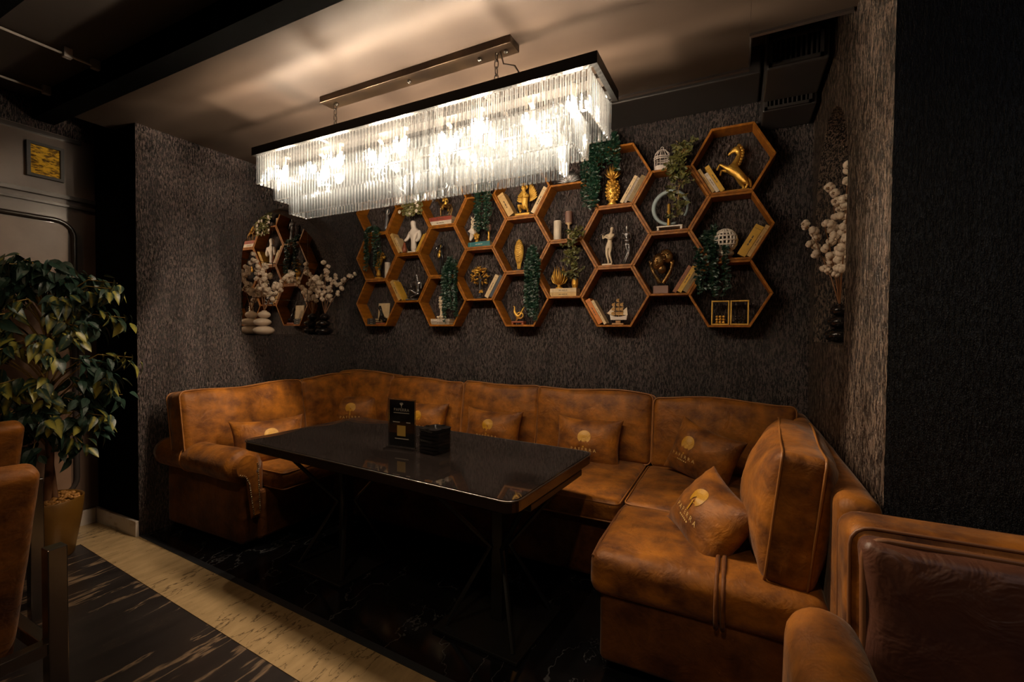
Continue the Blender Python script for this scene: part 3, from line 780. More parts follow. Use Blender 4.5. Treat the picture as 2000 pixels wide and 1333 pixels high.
part('printed_square', MB().bbox((-0.026, -0.0049, 0.066), (0.026, -0.0047, 0.120)), 'print_gold', sg)
bxx = thing('napkin_box', 'small black box with a white tab behind the menu stand', 'box', on_table(-0.115, 0.03, 5))
part('body', MB().bevbox((-0.04, -0.04, 0), (0.04, 0.04, 0.085), 0.004), 'black_matte', bxx)
part('tab', MB().bevbox((-0.028, -0.03, 0.0855), (0.035, 0.03, 0.103), 0.003), 'white_resin', bxx)
for k in range(7):
    a_ = thing('ashtray', 'glossy black square ashtray, %s in the stack beside the menu stand' % ('lowest', 'second from bottom', 'third from bottom', 'middle one', 'third from top', 'second from top', 'topmost')[k], 'ashtray', on_table(0.185, -0.02, -6 + (k % 3) * 3) @ T(0, 0, k * 0.0175), 'stacked ashtrays on the table')
    mb = MB()
    o = rrect(0.125, 0.125, 0.02, 3); i2 = rrect(0.10, 0.10, 0.015, 3); n = len(o)
    mb.add([(x * 0.93, y * 0.93, 0.0) for x, y in o] + [(x, y, 0.017) for x, y in o] + [(x, y, 0.017) for x, y in i2] + [(x * 0.8, y * 0.8, 0.005) for x, y in i2],
           [tuple(range(n - 1, -1, -1)), tuple(range(3 * n, 4 * n))] + [(q * n + j, q * n + (j + 1) % n, (q + 1) * n + (j + 1) % n, (q + 1) * n + j) for q in range(3) for j in range(n)])
    part('dish', mb, 'black_gloss', a_)
    for (dx, dy) in ((0.056, 0), (-0.056, 0), (0, 0.056), (0, -0.056)):
        if k == 6: part('rest', MB().bevbox((dx - 0.008, dy - 0.008, 0.0165), (dx + 0.008, dy + 0.008, 0.021), 0.002), 'black_gloss', a_)

# ------------------------------------------------------------------ throw pillows with a stitched tree emblem
def pillow_fn(w, h, th, seed):
    def f(u, v, side):
        x = u * w / 2 * (1.03 - 0.11 * (1 - v * v)); z = v * h / 2 * (1.04 - 0.15 * (1 - u * u))
        b = max(0, (1 - u * u)) ** 0.5 * max(0, (1 - v * v)) ** 0.5
        wr = noise.noise(Vector((u * 3 + seed, v * 3, side))) * 0.010 * b
        edge = (abs(u) ** 4) * (1 - abs(u) ** 12)
        wr += 0.006 * math.sin(v * 17 + seed) * edge
        return Vector((x, side * (th / 2 * b + wr), z))
    return f
def pillow(label, M, w=0.44, h=0.32, th=0.15, seed=1, logo=True, lx=0.0):
    r = thing('throw_pillow', label, 'pillow', M, 'suede throw pillows with gold tree emblem')
    f = pillow_fn(w, h, th, seed); n = 22; vs = []; fs = []; idx = {}
    for side in (-1, 1):
        for i in range(n + 1):
            for j in range(n + 1):
                u = -math.cos(PI * i / n); v = -math.cos(PI * j / n)
                key = (i, j, side) if 0 < i < n and 0 < j < n else (i, j, 0)
                if key not in idx: idx[key] = len(vs); vs.append(f(u, v, side))
        for i in range(n):
            for j in range(n):
                q = []
                for a, b in ((i, j), (i + 1, j), (i + 1, j + 1), (i, j + 1)):
                    q.append(idx[(a, b, side) if 0 < a < n and 0 < b < n else (a, b, 0)])
                fs.append(tuple(q))
    part('cover', MB().add(vs, fs), 'suede', r, None, True)
    def onto(x, z, e=0.0018):
        u = max(-0.97, min(0.97, x / (w / 2 * 0.97))); v = max(-0.97, min(0.97, z / (h / 2 * 0.95)))
        p = f(u, v, -1); return (p.x, p.y - e, p.z)
    if logo:
        cx, cz, R_ = lx, 0.036, 0.046
        def disc(x0, z0, R1, R2, m=18, rings=4, a0=0.0, a1=2 * PI):
            vs = []; fs = []
            for i in range(rings + 1):
                for j in range(m + 1):
                    a = a0 + (a1 - a0) * j / m
                    vs.append(onto(x0 + R1 * i / rings * math.cos(a), z0 + R2 * i / rings * math.sin(a)))
            for i in range(rings):
                for j in range(m):
                    b = i * (m + 1) + j; fs.append((b, b + 1, b + m + 2, b + m + 1))
            return vs, fs
        e = MB(); e.add(*disc(cx, cz, R_, R_ * 0.98, a0=-0.95, a1=PI + 0.95))
        for k in range(9):
            a = math.radians(-25 + 230 * k / 8)
            e.add([onto(cx - 0.0035, cz - 0.035), onto(cx + 0.0035, cz - 0.035), onto(cx + 0.042 * math.cos(a) + 0.004, cz + 0.042 * math.sin(a)), onto(cx + 0.042 * math.cos(a) - 0.004, cz + 0.042 * math.sin(a))], [(0, 1, 2, 3)])
        e.add([onto(cx - 0.006, cz - 0.072), onto(cx + 0.006, cz - 0.072), onto(cx + 0.003, cz - 0.02), onto(cx - 0.003, cz - 0.02)], [(0, 1, 2, 3)])
        part('tree_emblem', e, 'thread_gold', r)
        vs, fs = text_mb('PAFERRA', 0.030, 1, 1.65)
        part('lettering', MB().add([onto(cx + x, cz - 0.088 + y) for x, y, _ in vs], fs), 'thread_pale', r)
        d = MB()
        for k in range(6):
            x = cx - 0.035 + 0.014 * k
            d.add([onto(x - 0.004, cz - 0.115), onto(x + 0.004, cz - 0.115), onto(x + 0.004, cz - 0.108), onto(x - 0.004, cz - 0.108)], [(0, 1, 2, 3)])
        part('stitched_dashes', d, 'thread_pale', r)
    return r
# local front is -y; RZ turns it, RX(-t) leans the top back
pillow('suede throw pillow next to the studded sofa arm', T(-2.80, 1.99, 0.605) @ RZ(66) @ RX(-18), 0.44, 0.31, 0.20, 1)
pillow('suede throw pillow in the left rear corner of the sofa', T(-3.00, 2.93, 0.632) @ RZ(30) @ RX(-16), 0.45, 0.31, 0.19, 2)
pillow('suede throw pillow half hidden behind the menu card', T(-2.27, 2.955, 0.622) @ RZ(2) @ RX(-16), 0.45, 0.31, 0.19, 3)
pillow('suede throw pillow standing just right of the ashtray stack', T(-1.62, 2.955, 0.615) @ RX(-16), 0.46, 0.31, 0.19, 4)
pillow('suede throw pillow beside the right end of the table', T(-0.885, 2.945, 0.612) @ RZ(-1) @ RX(-15), 0.45, 0.33, 0.19, 5)
pillow('suede throw pillow with full emblem in the right rear corner', T(-0.165, 2.86, 0.640) @ RZ(-34) @ RY(11) @ RX(-18), 0.42, 0.33, 0.20, 6, True, -0.06)
pillow('suede throw pillow lying against the big loose back cushion', T(-0.085, 2.05, 0.590) @ RZ(-62) @ RY(10) @ RX(-38), 0.40, 0.31, 0.21, 7)

# ------------------------------------------------------------------ chandelier
ch = thing('chandelier', 'long rectangular chandelier with three tiers of crystal prisms and lit bulbs', 'chandelier', T(-1.52, 1.862, 0) @ RZ(-0.8))
CW, CD = 2.07, 0.325
part('canopy', MB().bevbox((-0.605, -0.045, 2.635), (0.605, 0.045, 2.6695), 0.003), 'bronze_plate', ch)
for x in (-0.52, 0.0, 0.42, 0.56):
    part('canopy_knob', MB().lathe([(0.010, 0.0), (0.013, 0.006), (0.010, 0.012), (0.004, 0.016)], (x, 0.0, 2.635), 10, RX(180).to_3x3()), 'steel_dark', ch, None, True)
for x in (-0.53, 0.51):
    cm = MB()
    for k in range(6):
        z = 2.618 - k * 0.033
        pts = []
        for j in range(14):
            a = 2 * PI * j / 14; u, v = 0.010 * math.cos(a), 0.021 * math.sin(a)
            pts.append((x + (u if k % 2 else 0), 0.0 + (0 if k % 2 else u), z + v))
        cm.tube(pts, 0.003, 5, closed=True)
    part('chain', cm, 'steel_dark', ch, None, True)
part('cable', MB().tube([(0.53, 0, 2.635), (0.545, 0.004, 2.58), (0.60, 0.01, 2.56), (0.635, 0.012, 2.50), (0.64, 0.0, 2.43), (0.62, 0, 2.40)], 0.004, 6), 'wire', ch, None, True)
fr = MB(); z0, z1, t = 2.372, 2.418, 0.022
for (a, b) in (((-CW / 2, -CD / 2), (CW / 2, -CD / 2 + t)), ((-CW / 2, CD / 2 - t), (CW / 2, CD / 2)), ((-CW / 2, -CD / 2 + t), (-CW / 2 + t, CD / 2 - t)), ((CW / 2 - t, -CD / 2 + t), (CW / 2, CD / 2 - t))):
    fr.bbox((*a, z0), (*b, z1))
part('frame', fr, 'iron', ch)
part('light_bar', MB().bbox((-CW / 2 + t, -0.035, 2.385), (CW / 2 - t, 0.035, 2.405)), 'steel_dark', ch)  # socket bar, widened to hold back light going up to the ceiling
for x in (-0.53, 0.51): part('cross_bar', MB().bbox((x - 0.01, -CD / 2 + t, 2.395), (x + 0.01, CD / 2 - t, 2.412)), 'steel_dark', ch)
for k in range(9):
    x = -0.90 + 1.80 * k / 8; y = 0.045 if k % 2 else -0.045
    s_ = part('bulb_socket', MB().tube([(x, y * 0.4, 2.386), (x, y, 2.375), (x, y, 2.315)], 0.011, 8), 'wax_white', ch)
    prof = [(0.003, 0.0), (0.012, -0.004), (0.0165, -0.022), (0.0165, -0.036), (0.011, -0.056), (0.003, -0.072)]
    part('bulb', MB().lathe(prof, (x, y, 2.315), 10), 'bulb_glow', s_, None, True)
PL = 0.166
def prism_mesh():
    """flat crystal bar with bevelled long edges and a bevelled foot"""
    w, d, b = 0.0092, 0.0048, 0.0030
    sec = [(-w, 0), (-w + b, -d), (w - b, -d), (w, 0), (w - b, d), (-w + b, d)]
    vs = []
    for z, k in ((0.0, 0.4), (-0.008, 1.0), (-PL + 0.007, 1.0), (-PL, 0.86)):
        vs += [(x * k, y * k, z) for x, y in sec]
    fs = [tuple(range(5, -1, -1)), tuple(range(18, 24))]; mi = [1, 1]
    for i in range(3):
        for j in range(6):
            j2 = (j + 1) % 6; fs.append((i * 6 + j, i * 6 + j2, (i + 1) * 6 + j2, (i + 1) * 6 + j)); mi.append(0 if (i == 1 and j in (1, 4)) else 1)
    me = bpy.data.meshes.new('crystal_prism'); me.from_pydata(vs, [], fs); me.update()
    me.materials.append(MATS['crystal']); me.materials.append(MATS['crystal_bevel']); me.polygons.foreach_set('material_index', mi)
    return me
prism = prism_mesh()
tiers = [(2.375, 1.000, 0.148), (2.283, 0.915, 0.100), (2.202, 0.838, 0.056)]
far_v = []; far_f = []; far_m = []
pc = 0
for ti, (zt, hx, hy) in enumerate(tiers):
    part('tier_rail', MB().tube([(-hx, -hy, zt), (hx, -hy, zt), (hx, hy, zt), (-hx, hy, zt)], 0.0035, 5, closed=True), 'chrome', ch)
    if ti:
        for x in (-0.8, -0.27, 0.27, 0.8):
            part('tier_hanger', MB().tube([(x, -hy, zt), (x, -tiers[0][2] if ti == 1 else -0.02, 2.39)], 0.002, 4).tube([(x, hy, zt), (x, tiers[0][2] if ti == 1 else 0.02, 2.39)], 0.002, 4), 'chrome', ch)
    n = int(round(2 * hx / 0.0222)); ne = max(3, int(round(2 * hy / 0.0222)))
    spots = [(-hx + 2 * hx * i / n, -hy, 0, 1) for i in range(n + 1)]
    spots += [(hx, -hy + 2 * hy * i / ne, 90, 1) for i in range(1, ne)]
    spots += [(-hx + 2 * hx * i / n, hy, 180, 0) for i in range(n + 1)]
    spots += [(-hx, -hy + 2 * hy * i / ne, -90, 0) for i in range(1, ne)]
    for (x, y, a, near) in spots:
        M = T(x, y, zt - 0.004) @ RZ(a + random.uniform(-5, 5)) @ RX(random.uniform(-0.3, 0.3))
        if near and pc < 300:
            part('crystal_prism', prism, None, ch, M); pc += 1
        else:
            b = len(far_v); far_v += [tuple(M @ v.co) for v in prism.vertices]; far_f += [tuple(b + i for i in p.vertices) for p in prism.polygons]; far_m += [p.material_index for p in prism.polygons]
me = bpy.data.meshes.new('far_crystals'); me.from_pydata(far_v, [], far_f); me.update(); me.materials.append(MATS['crystal']); me.materials.append(MATS['crystal_bevel']); me.polygons.foreach_set('material_index', far_m)
tag(put(bpy.data.objects.new('far_crystals', me), ch), kind='stuff')
# ------------------------------------------------------------------ hexagon shelves
HS = 0.25; HH = HS * math.sqrt(3)
HX0, HZ0, HYF = -3.0466, 1.3939, 3.2541
HT = 0.016; HD = YB - HYF - 0.001
HA = HH / 2 - HT
def hc(col, row):
    return (HX0 + 0.375 * (col - 1), HZ0 + HH * row + (HH / 2 if col % 2 == 0 else 0) + HH / 2)
def panel_mesh():
    ro, ri = HS - 0.0012, HS - HT / math.cos(PI / 6)
    a0, a1 = math.radians(240.15), math.radians(299.85)
    c = [(ro * math.cos(a0), ro * math.sin(a0)), (ro * math.cos(a1), ro * math.sin(a1)), (ri * math.cos(a1), ri * math.sin(a1)), (ri * math.cos(a0), ri * math.sin(a0))]
    b = 0.0015
    mb = MB()
    cx = sum(p[0] for p in c) / 4; cz = sum(p[1] for p in c) / 4
    ins = [(cx + (x - cx) * 0.985, cz + (z - cz) * (1 - 2 * b / HT)) for x, z in c]
    vs = [(x, 0.0, z) for x, z in ins] + [(x, b, z) for x, z in c] + [(x, HD, z) for x, z in c]
    fs = [(0, 1, 2, 3), (11, 10, 9, 8)]
    for i in range(4):
        j = (i + 1) % 4; fs += [(i, i + 4, j + 4, j), (i + 4, i + 8, j + 8, j + 4)]
    return mb.add(vs, fs).mesh('panel', 'wood')
PANEL = panel_mesh()
HEX = {
 (1, 2): 'at the far left top with the silver lady', (1, 1): 'at the far left holding the gold bust', (1, 0): 'at the bottom left with the black cat figurine',
 (2, 1): 'holding the white lady bust', (2, 0): 'holding the seated silver figure', (3, 2): 'holding the gold horse rider',
 (3, 1): 'holding the black violinist', (3, 0): 'at the bottom with the ivory column candle', (4, 1): 'holding the teal book', (4, 0): 'holding the gold tree',
 (5, 2): 'holding the gold cherub', (5, 1): 'holding the gold leaf statue', (5, 0): 'at the bottom with the gold crane', (6, 1): 'holding the white and brown candles', (6, 0): 'holding the gold coral',
 (7, 2): 'holding the gold pineapple', (7, 1): 'holding the ivory flute player', (7, 0): 'at the bottom with the model ship', (8, 1): 'holding the pale blue ring', (8, 0): 'holding the bronze head in hands',
 (9, 2): 'at the top right with the rearing gold horse', (9, 1): 'holding the white lattice globe', (9, 0): 'at the bottom right with two gold frames'}
for (c, r), d in HEX.items():
    x, z = hc(c, r)
    h = thing('hexagon_shelf', 'brown wooden hexagon shelf ' + d, 'shelf', T(x, HYF, z), 'hexagon shelves on the back wall')
    for k in range(6):
        part('panel', PANEL, None, h, RY(60 * k))

def spot_M(col, row, xo, z=0.0, y=0.066, rz=0):
    """on the inner floor of a shelf; row 2 of an even column is the top of its upper shelf"""
    x, zc = hc(col, row)
    zf = zc - HH / 2 + (0.0 if (col % 2 == 0 and row == 2) else HT) + 0.0008
    return T(x + xo, HYF + y, zf + z) @ RZ(rz)

# ------------------------------------------------------------------ books
def book_parts(r, w, d, h, color, M=None, marks='print_dark'):
    """thickness w on x, depth d on y (spine at -y), height h on z; origin at the bottom centre"""
    c = 0.0028; M = M or Matrix()
    cv = MB().bbox((-w / 2, -d / 2, 0), (-w / 2 + c, d / 2, h)).bbox((w / 2 - c, -d / 2, 0), (w / 2, d / 2, h)).bbox((-w / 2 + c, -d / 2, 0), (w / 2 - c, -d / 2 + c, h))
    o = part('cover', cv, 'book_' + color, r, M)
    part('pages', MB().bbox((-w / 2 + c, -d / 2 + c, 0.004), (w / 2 - c, d / 2 - 0.004, h - 0.004)), 'pages', r, M)
    k = MB()
    if w > 0.016:
        y = -d / 2 - 0.0004
        for (a, b, s) in ((0.34, 0.40, 0.16), (0.42, 0.55, 0.16), (0.57, 0.66, 0.16), (0.88, 0.89, 0.8)):
            k.bbox((-w * s / 2, y, h * a), (w * s / 2, y + 0.0003, h * b))
        part('spine_print', k, marks, o)
def leaning(col, row, side, specs):
    """books resting on the lower left (-1) or lower right (+1) panel; specs: (thickness, height, colour, label)"""
    x, zc = hc(col, row); cum = 0.0012
    for (w, h, color, label) in specs:
        n = (side * math.cos(PI / 6), -0.5); e = (side * 0.5, math.cos(PI / 6))
        low = (-HA + 0.0012 + 0.5 * (HA - cum)) / e[1]
        px = n[0] * (HA - cum - w / 2) + e[0] * low; pz = n[1] * (HA - cum - w / 2) + e[1] * low
        d = min(0.105, 0.085 + random.random() * 0.02)
        r = thing('book', label, 'book', T(x + px, HYF + 0.012 + d / 2 + random.random() * 0.006, zc + pz) @ RY(side * 30), 'books leaning in the hexagon shelves')
        book_parts(r, w, d, h, color)
        cum += w + 0.0012
def stacked(col, row, xo, specs, rz=0):
    """flat books, spine to the front; specs: (thickness, length, colour, label)"""
    z = 0.0
    for (w, h, color, label) in specs:
        r = thing('book', label, 'book', spot_M(col, row, xo, z, 0.066, rz + random.uniform(-2, 2)), 'books lying flat in the hexagon shelves')
        book_parts(r, w, 0.100, h, color, T(h / 2, 0, w / 2) @ RY(-90), 'print_light' if color in ('teal', 'black') else 'print_dark')
        z += w + 0.0008
    return z
leaning(2, 1, -1, [(0.030, 0.205, 'tan', 'tan book leaning left behind a cream one beside the white lady bust'), (0.018, 0.165, 'cream', 'thin cream book leaning left nearest the white lady bust')])
leaning(2, 1, 1, [(0.018, 0.175, 'yellow', 'yellow book leaning right against the panel beside the white lady bust'), (0.016, 0.170, 'yellow', 'yellow book leaning right nearest the white lady bust')])
leaning(2, 0, -1, [(0.036, 0.205, 'tan', 'thick tan book leaning left beside the seated silver figure'), (0.014, 0.200, 'yellow', 'thin yellow book leaning left nearest the seated silver figure')])
stacked(3, 2, -0.03, [(0.036, 0.235, 'white', 'white book lying flat under the red one below the gold horse rider'), (0.034, 0.240, 'red', 'red book lying flat right under the gold horse rider')])
stacked(3, 0, -0.028, [(0.026, 0.200, 'grey', 'greyish book lying flat at the bottom of the ivory column candle stack'), (0.022, 0.195, 'white', 'white book lying flat right under the ivory column candle')])
stacked(4, 1, -0.012, [(0.040, 0.215, 'teal', 'teal book lying flat under the white parrot')])
leaning(4, 0, 1, [(0.032, 0.20, 'navy', 'dark blue book leaning right beside the gold tree'), (0.036, 0.205, 'cream', 'cream book leaning right nearest the gold tree')])
leaning(5, 2, -1, [(0.055, 0.205, 'tan', 'thick tan book leaning left beside the gold cherub'), ])
leaning(5, 2, 1, [(0.038, 0.215, 'cream', 'cream book leaning right beside the gold cherub')])
stacked(6, 0, -0.018, [(0.031, 0.215, 'tan', 'lower tan book lying flat under the gold coral'), (0.029, 0.213, 'cream', 'upper cream book lying flat under the gold coral')])
leaning(7, 2, 1, [(0.034, 0.195, 'olive', 'olive book leaning right against the panel beside the gold pineapple'), (0.018, 0.190, 'grey', 'thin grey book leaning right between two others beside the gold pineapple'), (0.024, 0.205, 'cream', 'cream book leaning right nearest the gold pineapple')])
leaning(7, 0, -1, [(0.036, 0.205, 'orange', 'orange book leaning left beside the model ship'), (0.020, 0.200, 'cream', 'slim cream book leaning left nearest the model ship')])
leaning(8, 0, 1, [(0.030, 0.185, 'olive', 'dull olive book leaning right against the panel beside the bronze head'), (0.028, 0.205, 'yellow', 'yellow book leaning right in the middle of three beside the bronze head'), (0.024, 0.200, 'rust', 'rust book leaning right nearest the bronze head')])
leaning(9, 2, -1, [(0.022, 0.185, 'tan', 'tan book leaning left against the panel beside the rearing horse'), (0.022, 0.150, 'white', 'short white book leaning left in the middle beside the rearing horse'), (0.028, 0.20, 'yellow', 'yellow book leaning left nearest the rearing horse')])
leaning(9, 1, 1, [(0.024, 0.215, 'tan', 'thin tan book leaning right against the panel beside the white globe'), (0.052, 0.210, 'yellow', 'thick yellow book leaning right nearest the white globe')])
stacked(1, 0, -0.068, [(0.020, 0.10, 'black', 'bottom black book of the small stack left of the black cat'), (0.018, 0.10, 'black', 'middle black book of the small stack left of the black cat'), (0.018, 0.10, 'black', 'top black book of the small stack left of the black cat')])

# ------------------------------------------------------------------ figures
def human(H, elL, haL, elR, haR, kneeL=None, anL=None, kneeR=None, anR=None, pel=(0, 0, 0.50), chest=(0, 0, 0.72), head=(0, 0, 0.91), k=1.0):
    V = Vector; p = V(pel); c = V(chest); h = V(head)
    kneeL = kneeL or (-0.05, -0.01, 0.27); anL = anL or (-0.05, 0.0, 0.04); kneeR = kneeR or (0.05, -0.01, 0.27); anR = anR or (0.05, 0, 0.04)
    n = c + (h - c) * 0.55
    pts = [(*p, 0.075), (*(p * 0.5 + c * 0.5), 0.060), (*c, 0.078), (*n, 0.034), (*(n * 0.35 + h * 0.65), 0.050), (*h, 0.058), (*(h + (h - n).normalized() * 0.05), 0.036),
           (*(c + V((-0.10, 0, 0.045))), 0.038), (*elL, 0.028), (*haL, 0.022), (*(c + V((0.10, 0, 0.045))), 0.038), (*elR, 0.028), (*haR, 0.022),
           (*(p + V((-0.05, 0, -0.04))), 0.058), (*kneeL, 0.040), (*anL, 0.026), (anL[0], anL[1] - 0.06, max(0.018, anL[2] - 0.025), 0.022),
           (*(p + V((0.05, 0, -0.04))), 0.058), (*kneeR, 0.040), (*anR, 0.026), (anR[0], anR[1] - 0.06, max(0.018, anR[2] - 0.025), 0.022)]
    E_ = [(0, 1), (1, 2), (2, 3), (3, 4), (4, 5), (5, 6), (2, 7), (7, 8), (8, 9), (2, 10), (10, 11), (11, 12), (0, 13), (13, 14), (14, 15), (15, 16), (0, 17), (17, 18), (18, 19), (19, 20)]
    return [(x * H, y * H, z * H, r * H * k) for x, y, z, r in pts], E_
def lift(pts, dx=0, dy=0, dz=0): return [(x + dx, y + dy, z + dz, r) for x, y, z, r in pts]
def round_base(r, rad, h, m, n=16): return part('base', MB().lathe([(rad, 0), (rad, h * 0.6), (rad * 0.85, h)], n=n), m, r, None, True)

# silver lady
r = thing('statuette', 'silver draped lady statuette at the far left', 'statue', spot_M(1, 2, 0.070, 0, 0.07))
p, e = human(0.275, (-0.16, -0.05, 0.66), (-0.06, -0.1, 0.72), (0.15, 0, 0.63), (0.10, -0.08, 0.52)); skin('body', lift(p, dz=0.012), e, 'silver', r)
part('gown', MB().lathe([(0.036, 0.012), (0.030, 0.05), (0.024, 0.10), (0.021, 0.14), (0.013, 0.165), (0.018, 0.19)], n=14), 'silver', r, None, True); round_base(r, 0.045, 0.012, 'silver')
# gold bust of a curly head on a neck
r = thing('statuette', 'gold curly head bust beside a white candle', 'statue', spot_M(1, 1, -0.02, 0, 0.066))
skin('bust', [(0, 0, 0.02, 0.032), (-0.004, 0, 0.075, 0.018), (-0.012, 0, 0.11, 0.030), (0.0, 0, 0.14, 0.022), (0.018, -0.005, 0.175, 0.034), (0.022, -0.004, 0.21, 0.033), (-0.045, 0, 0.115, 0.016), (0.022, -0.035, 0.112, 0.018)], [(0, 1), (1, 2), (2, 3), (3, 4), (4, 5), (2, 6), (2, 7)], 'gold', r)
cu = MB()
for k in range(26):
    a, b = random.uniform(0, 2 * PI), random.uniform(-0.2, 1.5)
    cu.ell((0.020 + 0.040 * math.cos(a) * math.cos(b), -0.002 + 0.038 * math.sin(a) * math.cos(b), 0.205 + 0.045 * math.sin(b)), (0.012, 0.012, 0.012), 7)
part('curls', cu, 'gold', r, None, True); round_base(r, 0.040, 0.018, 'gold')
# black cat on a tan board, orange stand
r = thing('picture_board', 'tan rectangular board leaning behind the black cat', 'board', spot_M(1, 0, 0.005, 0, 0.098) @ RX(-5))
part('board', MB().bevbox((-0.068, -0.006, 0), (0.068, 0.006, 0.205), 0.003), 'book_cream', r)
r = thing('statuette', 'black seated cat figurine on a small orange stand', 'statue', spot_M(1, 0, 0.030, 0, 0.045))
skin('cat', [(0.024, 0, 0.042, 0.024), (0.010, 0, 0.09, 0.018), (-0.004, 0, 0.125, 0.013), (-0.016, 0, 0.158, 0.016), (-0.038, -0.004, 0.160, 0.010), (-0.004, -0.016, 0.06, 0.010), (-0.008, -0.018, 0.026, 0.009), (0.058, 0, 0.035, 0.009), (0.070, -0.01, 0.055, 0.006), (-0.012, 0.008, 0.178, 0.004), (-0.012, -0.010, 0.178, 0.004)],
     [(0, 1), (1, 2), (2, 3), (3, 4), (1, 5), (5, 6), (0, 7), (7, 8), (3, 9), (3, 10)], 'black_gloss', r)
part('base', MB().bevbox((-0.045, -0.03, 0), (0.065, 0.03, 0.016), 0.004), 'leather_brown', r)
# white lady bust with raised hand
r = thing('statuette', 'white lady bust under the flowering vine', 'statue', spot_M(2, 1, 0.020, 0, 0.066))
skin('bust', [(0, 0, 0.012, 0.030), (0, 0, 0.09, 0.026), (0.0, 0, 0.135, 0.030), (0.012, 0, 0.175, 0.044), (0.010, 0, 0.205, 0.026), (0.0, 0, 0.235, 0.020), (-0.004, -0.008, 0.268, 0.030), (-0.002, -0.002, 0.298, 0.026), (0.062, 0, 0.190, 0.024), (0.070, -0.01, 0.130, 0.020), (0.040, -0.03, 0.10, 0.015), (-0.040, 0, 0.185, 0.022), (-0.062, -0.012, 0.135, 0.017), (-0.085, -0.03, 0.11, 0.010)],
     [(0, 1), (1, 2), (2, 3), (3, 4), (4, 5), (5, 6), (6, 7), (3, 8), (8, 9), (9, 10), (3, 11), (11, 12), (12, 13)], 'white_resin', r)
part('base', MB().bevbox((-0.045, -0.036, 0), (0.04, 0.036, 0.016), 0.004), 'white_resin', r)
r = thing('vase', 'small red-brown vase left of the white lady bust', 'vase', spot_M(2, 1, -0.058, 0, 0.03))
part('body', MB().lathe([(0.014, 0), (0.020, 0.02), (0.022, 0.045), (0.014, 0.075), (0.009, 0.085), (0.012, 0.095)]), 'leather_brown', r, None, True)
# seated silver figure
r = thing('statuette', 'silver seated figure with crossed legs', 'statue', spot_M(2, 0, 0.052, 0, 0.066))
p, e = human(0.29, (-0.20, -0.05, 0.52), (-0.10, -0.12, 0.36), (0.20, -0.02, 0.50), (0.22, -0.06, 0.30), (-0.20, -0.10, 0.30), (-0.28, -0.05, 0.08), (0.18, -0.14, 0.16), (-0.06, -0.16, 0.06), pel=(0.06, 0, 0.20), chest=(0.07, 0, 0.48), head=(0.02, -0.02, 0.74)); skin('body', lift(p, dz=0.016), e, 'silver', r)
part('base', MB().bevbox((-0.09, -0.045, 0), (0.09, 0.045, 0.018), 0.006), 'silver', r)

# horses
HORSE = [(0.25, 0, 0.55, 0.13), (0.05, 0, 0.55, 0.115), (-0.20, 0, 0.58, 0.125), (-0.32, 0, 0.74, 0.085), (-0.40, 0, 0.90, 0.062), (-0.47, 0, 0.97, 0.060), (-0.62, 0, 0.86, 0.036),
         (-0.20, -0.08, 0.45, 0.055), (-0.23, -0.08, 0.24, 0.034), (-0.20, -0.08, 0.03, 0.032), (-0.20, 0.08, 0.45, 0.055), (-0.32, 0.08, 0.30, 0.034), (-0.28, 0.08, 0.12, 0.030),
         (0.28, -0.08, 0.42, 0.07), (0.36, -0.08, 0.24, 0.036), (0.30, -0.08, 0.03, 0.034), (0.28, 0.08, 0.42, 0.07), (0.36, 0.08, 0.24, 0.036), (0.32, 0.08, 0.03, 0.034),
         (0.38, 0, 0.60, 0.03), (0.47, 0, 0.42, 0.035), (0.46, 0, 0.20, 0.02), (-0.44, 0.03, 1.06, 0.016), (-0.44, -0.03, 1.06, 0.016)]
HE = [(0, 1), (1, 2), (2, 3), (3, 4), (4, 5), (5, 6), (2, 7), (7, 8), (8, 9), (2, 10), (10, 11), (11, 12), (0, 13), (13, 14), (14, 15), (0, 16), (16, 17), (17, 18), (0, 19), (19, 20), (20, 21), (5, 22), (5, 23)]
def horse(s, rear=0.0):
    out = []
    for i, (x, y, z, r) in enumerate(HORSE):
        if rear and i not in (0, 13, 14, 15, 16, 17, 18):
            a = math.radians(rear); dx, dz = x - 0.25, z - 0.55
            if i in (8, 9, 11, 12): dx += (0.16 if i in (9, 12) else 0.03); dz += 0.10
            x, z = 0.25 + dx * math.cos(a) + dz * math.sin(a), 0.55 - dx * math.sin(a) + dz * math.cos(a)
        if rear and i in (20, 21): x = 0.52 if i == 20 else 0.55; z = 0.30 if i == 20 else 0.06
        out.append((x * s, y * s, z * s, r * s))
    return out
r = thing('statuette', 'gold horse with a rider on the red book', 'statue', spot_M(3, 2, -0.015, 0.0725, 0.066))
skin('horse', lift(horse(0.165), dz=0.008), HE, 'bronze', r)
p, e = human(0.155, (-0.18, 0, 0.62), (-0.16, 0, 0.86), (0.18, 0, 0.6), (0.15, -0.1, 0.45), (-0.06, -0.18, 0.36), (-0.04, -0.2, 0.12), (0.06, 0.20, 0.36), (0.04, 0.2, 0.12)); skin('rider', lift(p, 0.005, 0, 0.045), e, 'gold', r)
part('base', MB().bevbox((-0.075, -0.035, 0), (0.075, 0.035, 0.010), 0.003), 'bronze', r)
r = thing('statuette', 'gold rearing horse on its hind legs at the top right', 'statue', spot_M(9, 2, 0.018, 0, 0.066))
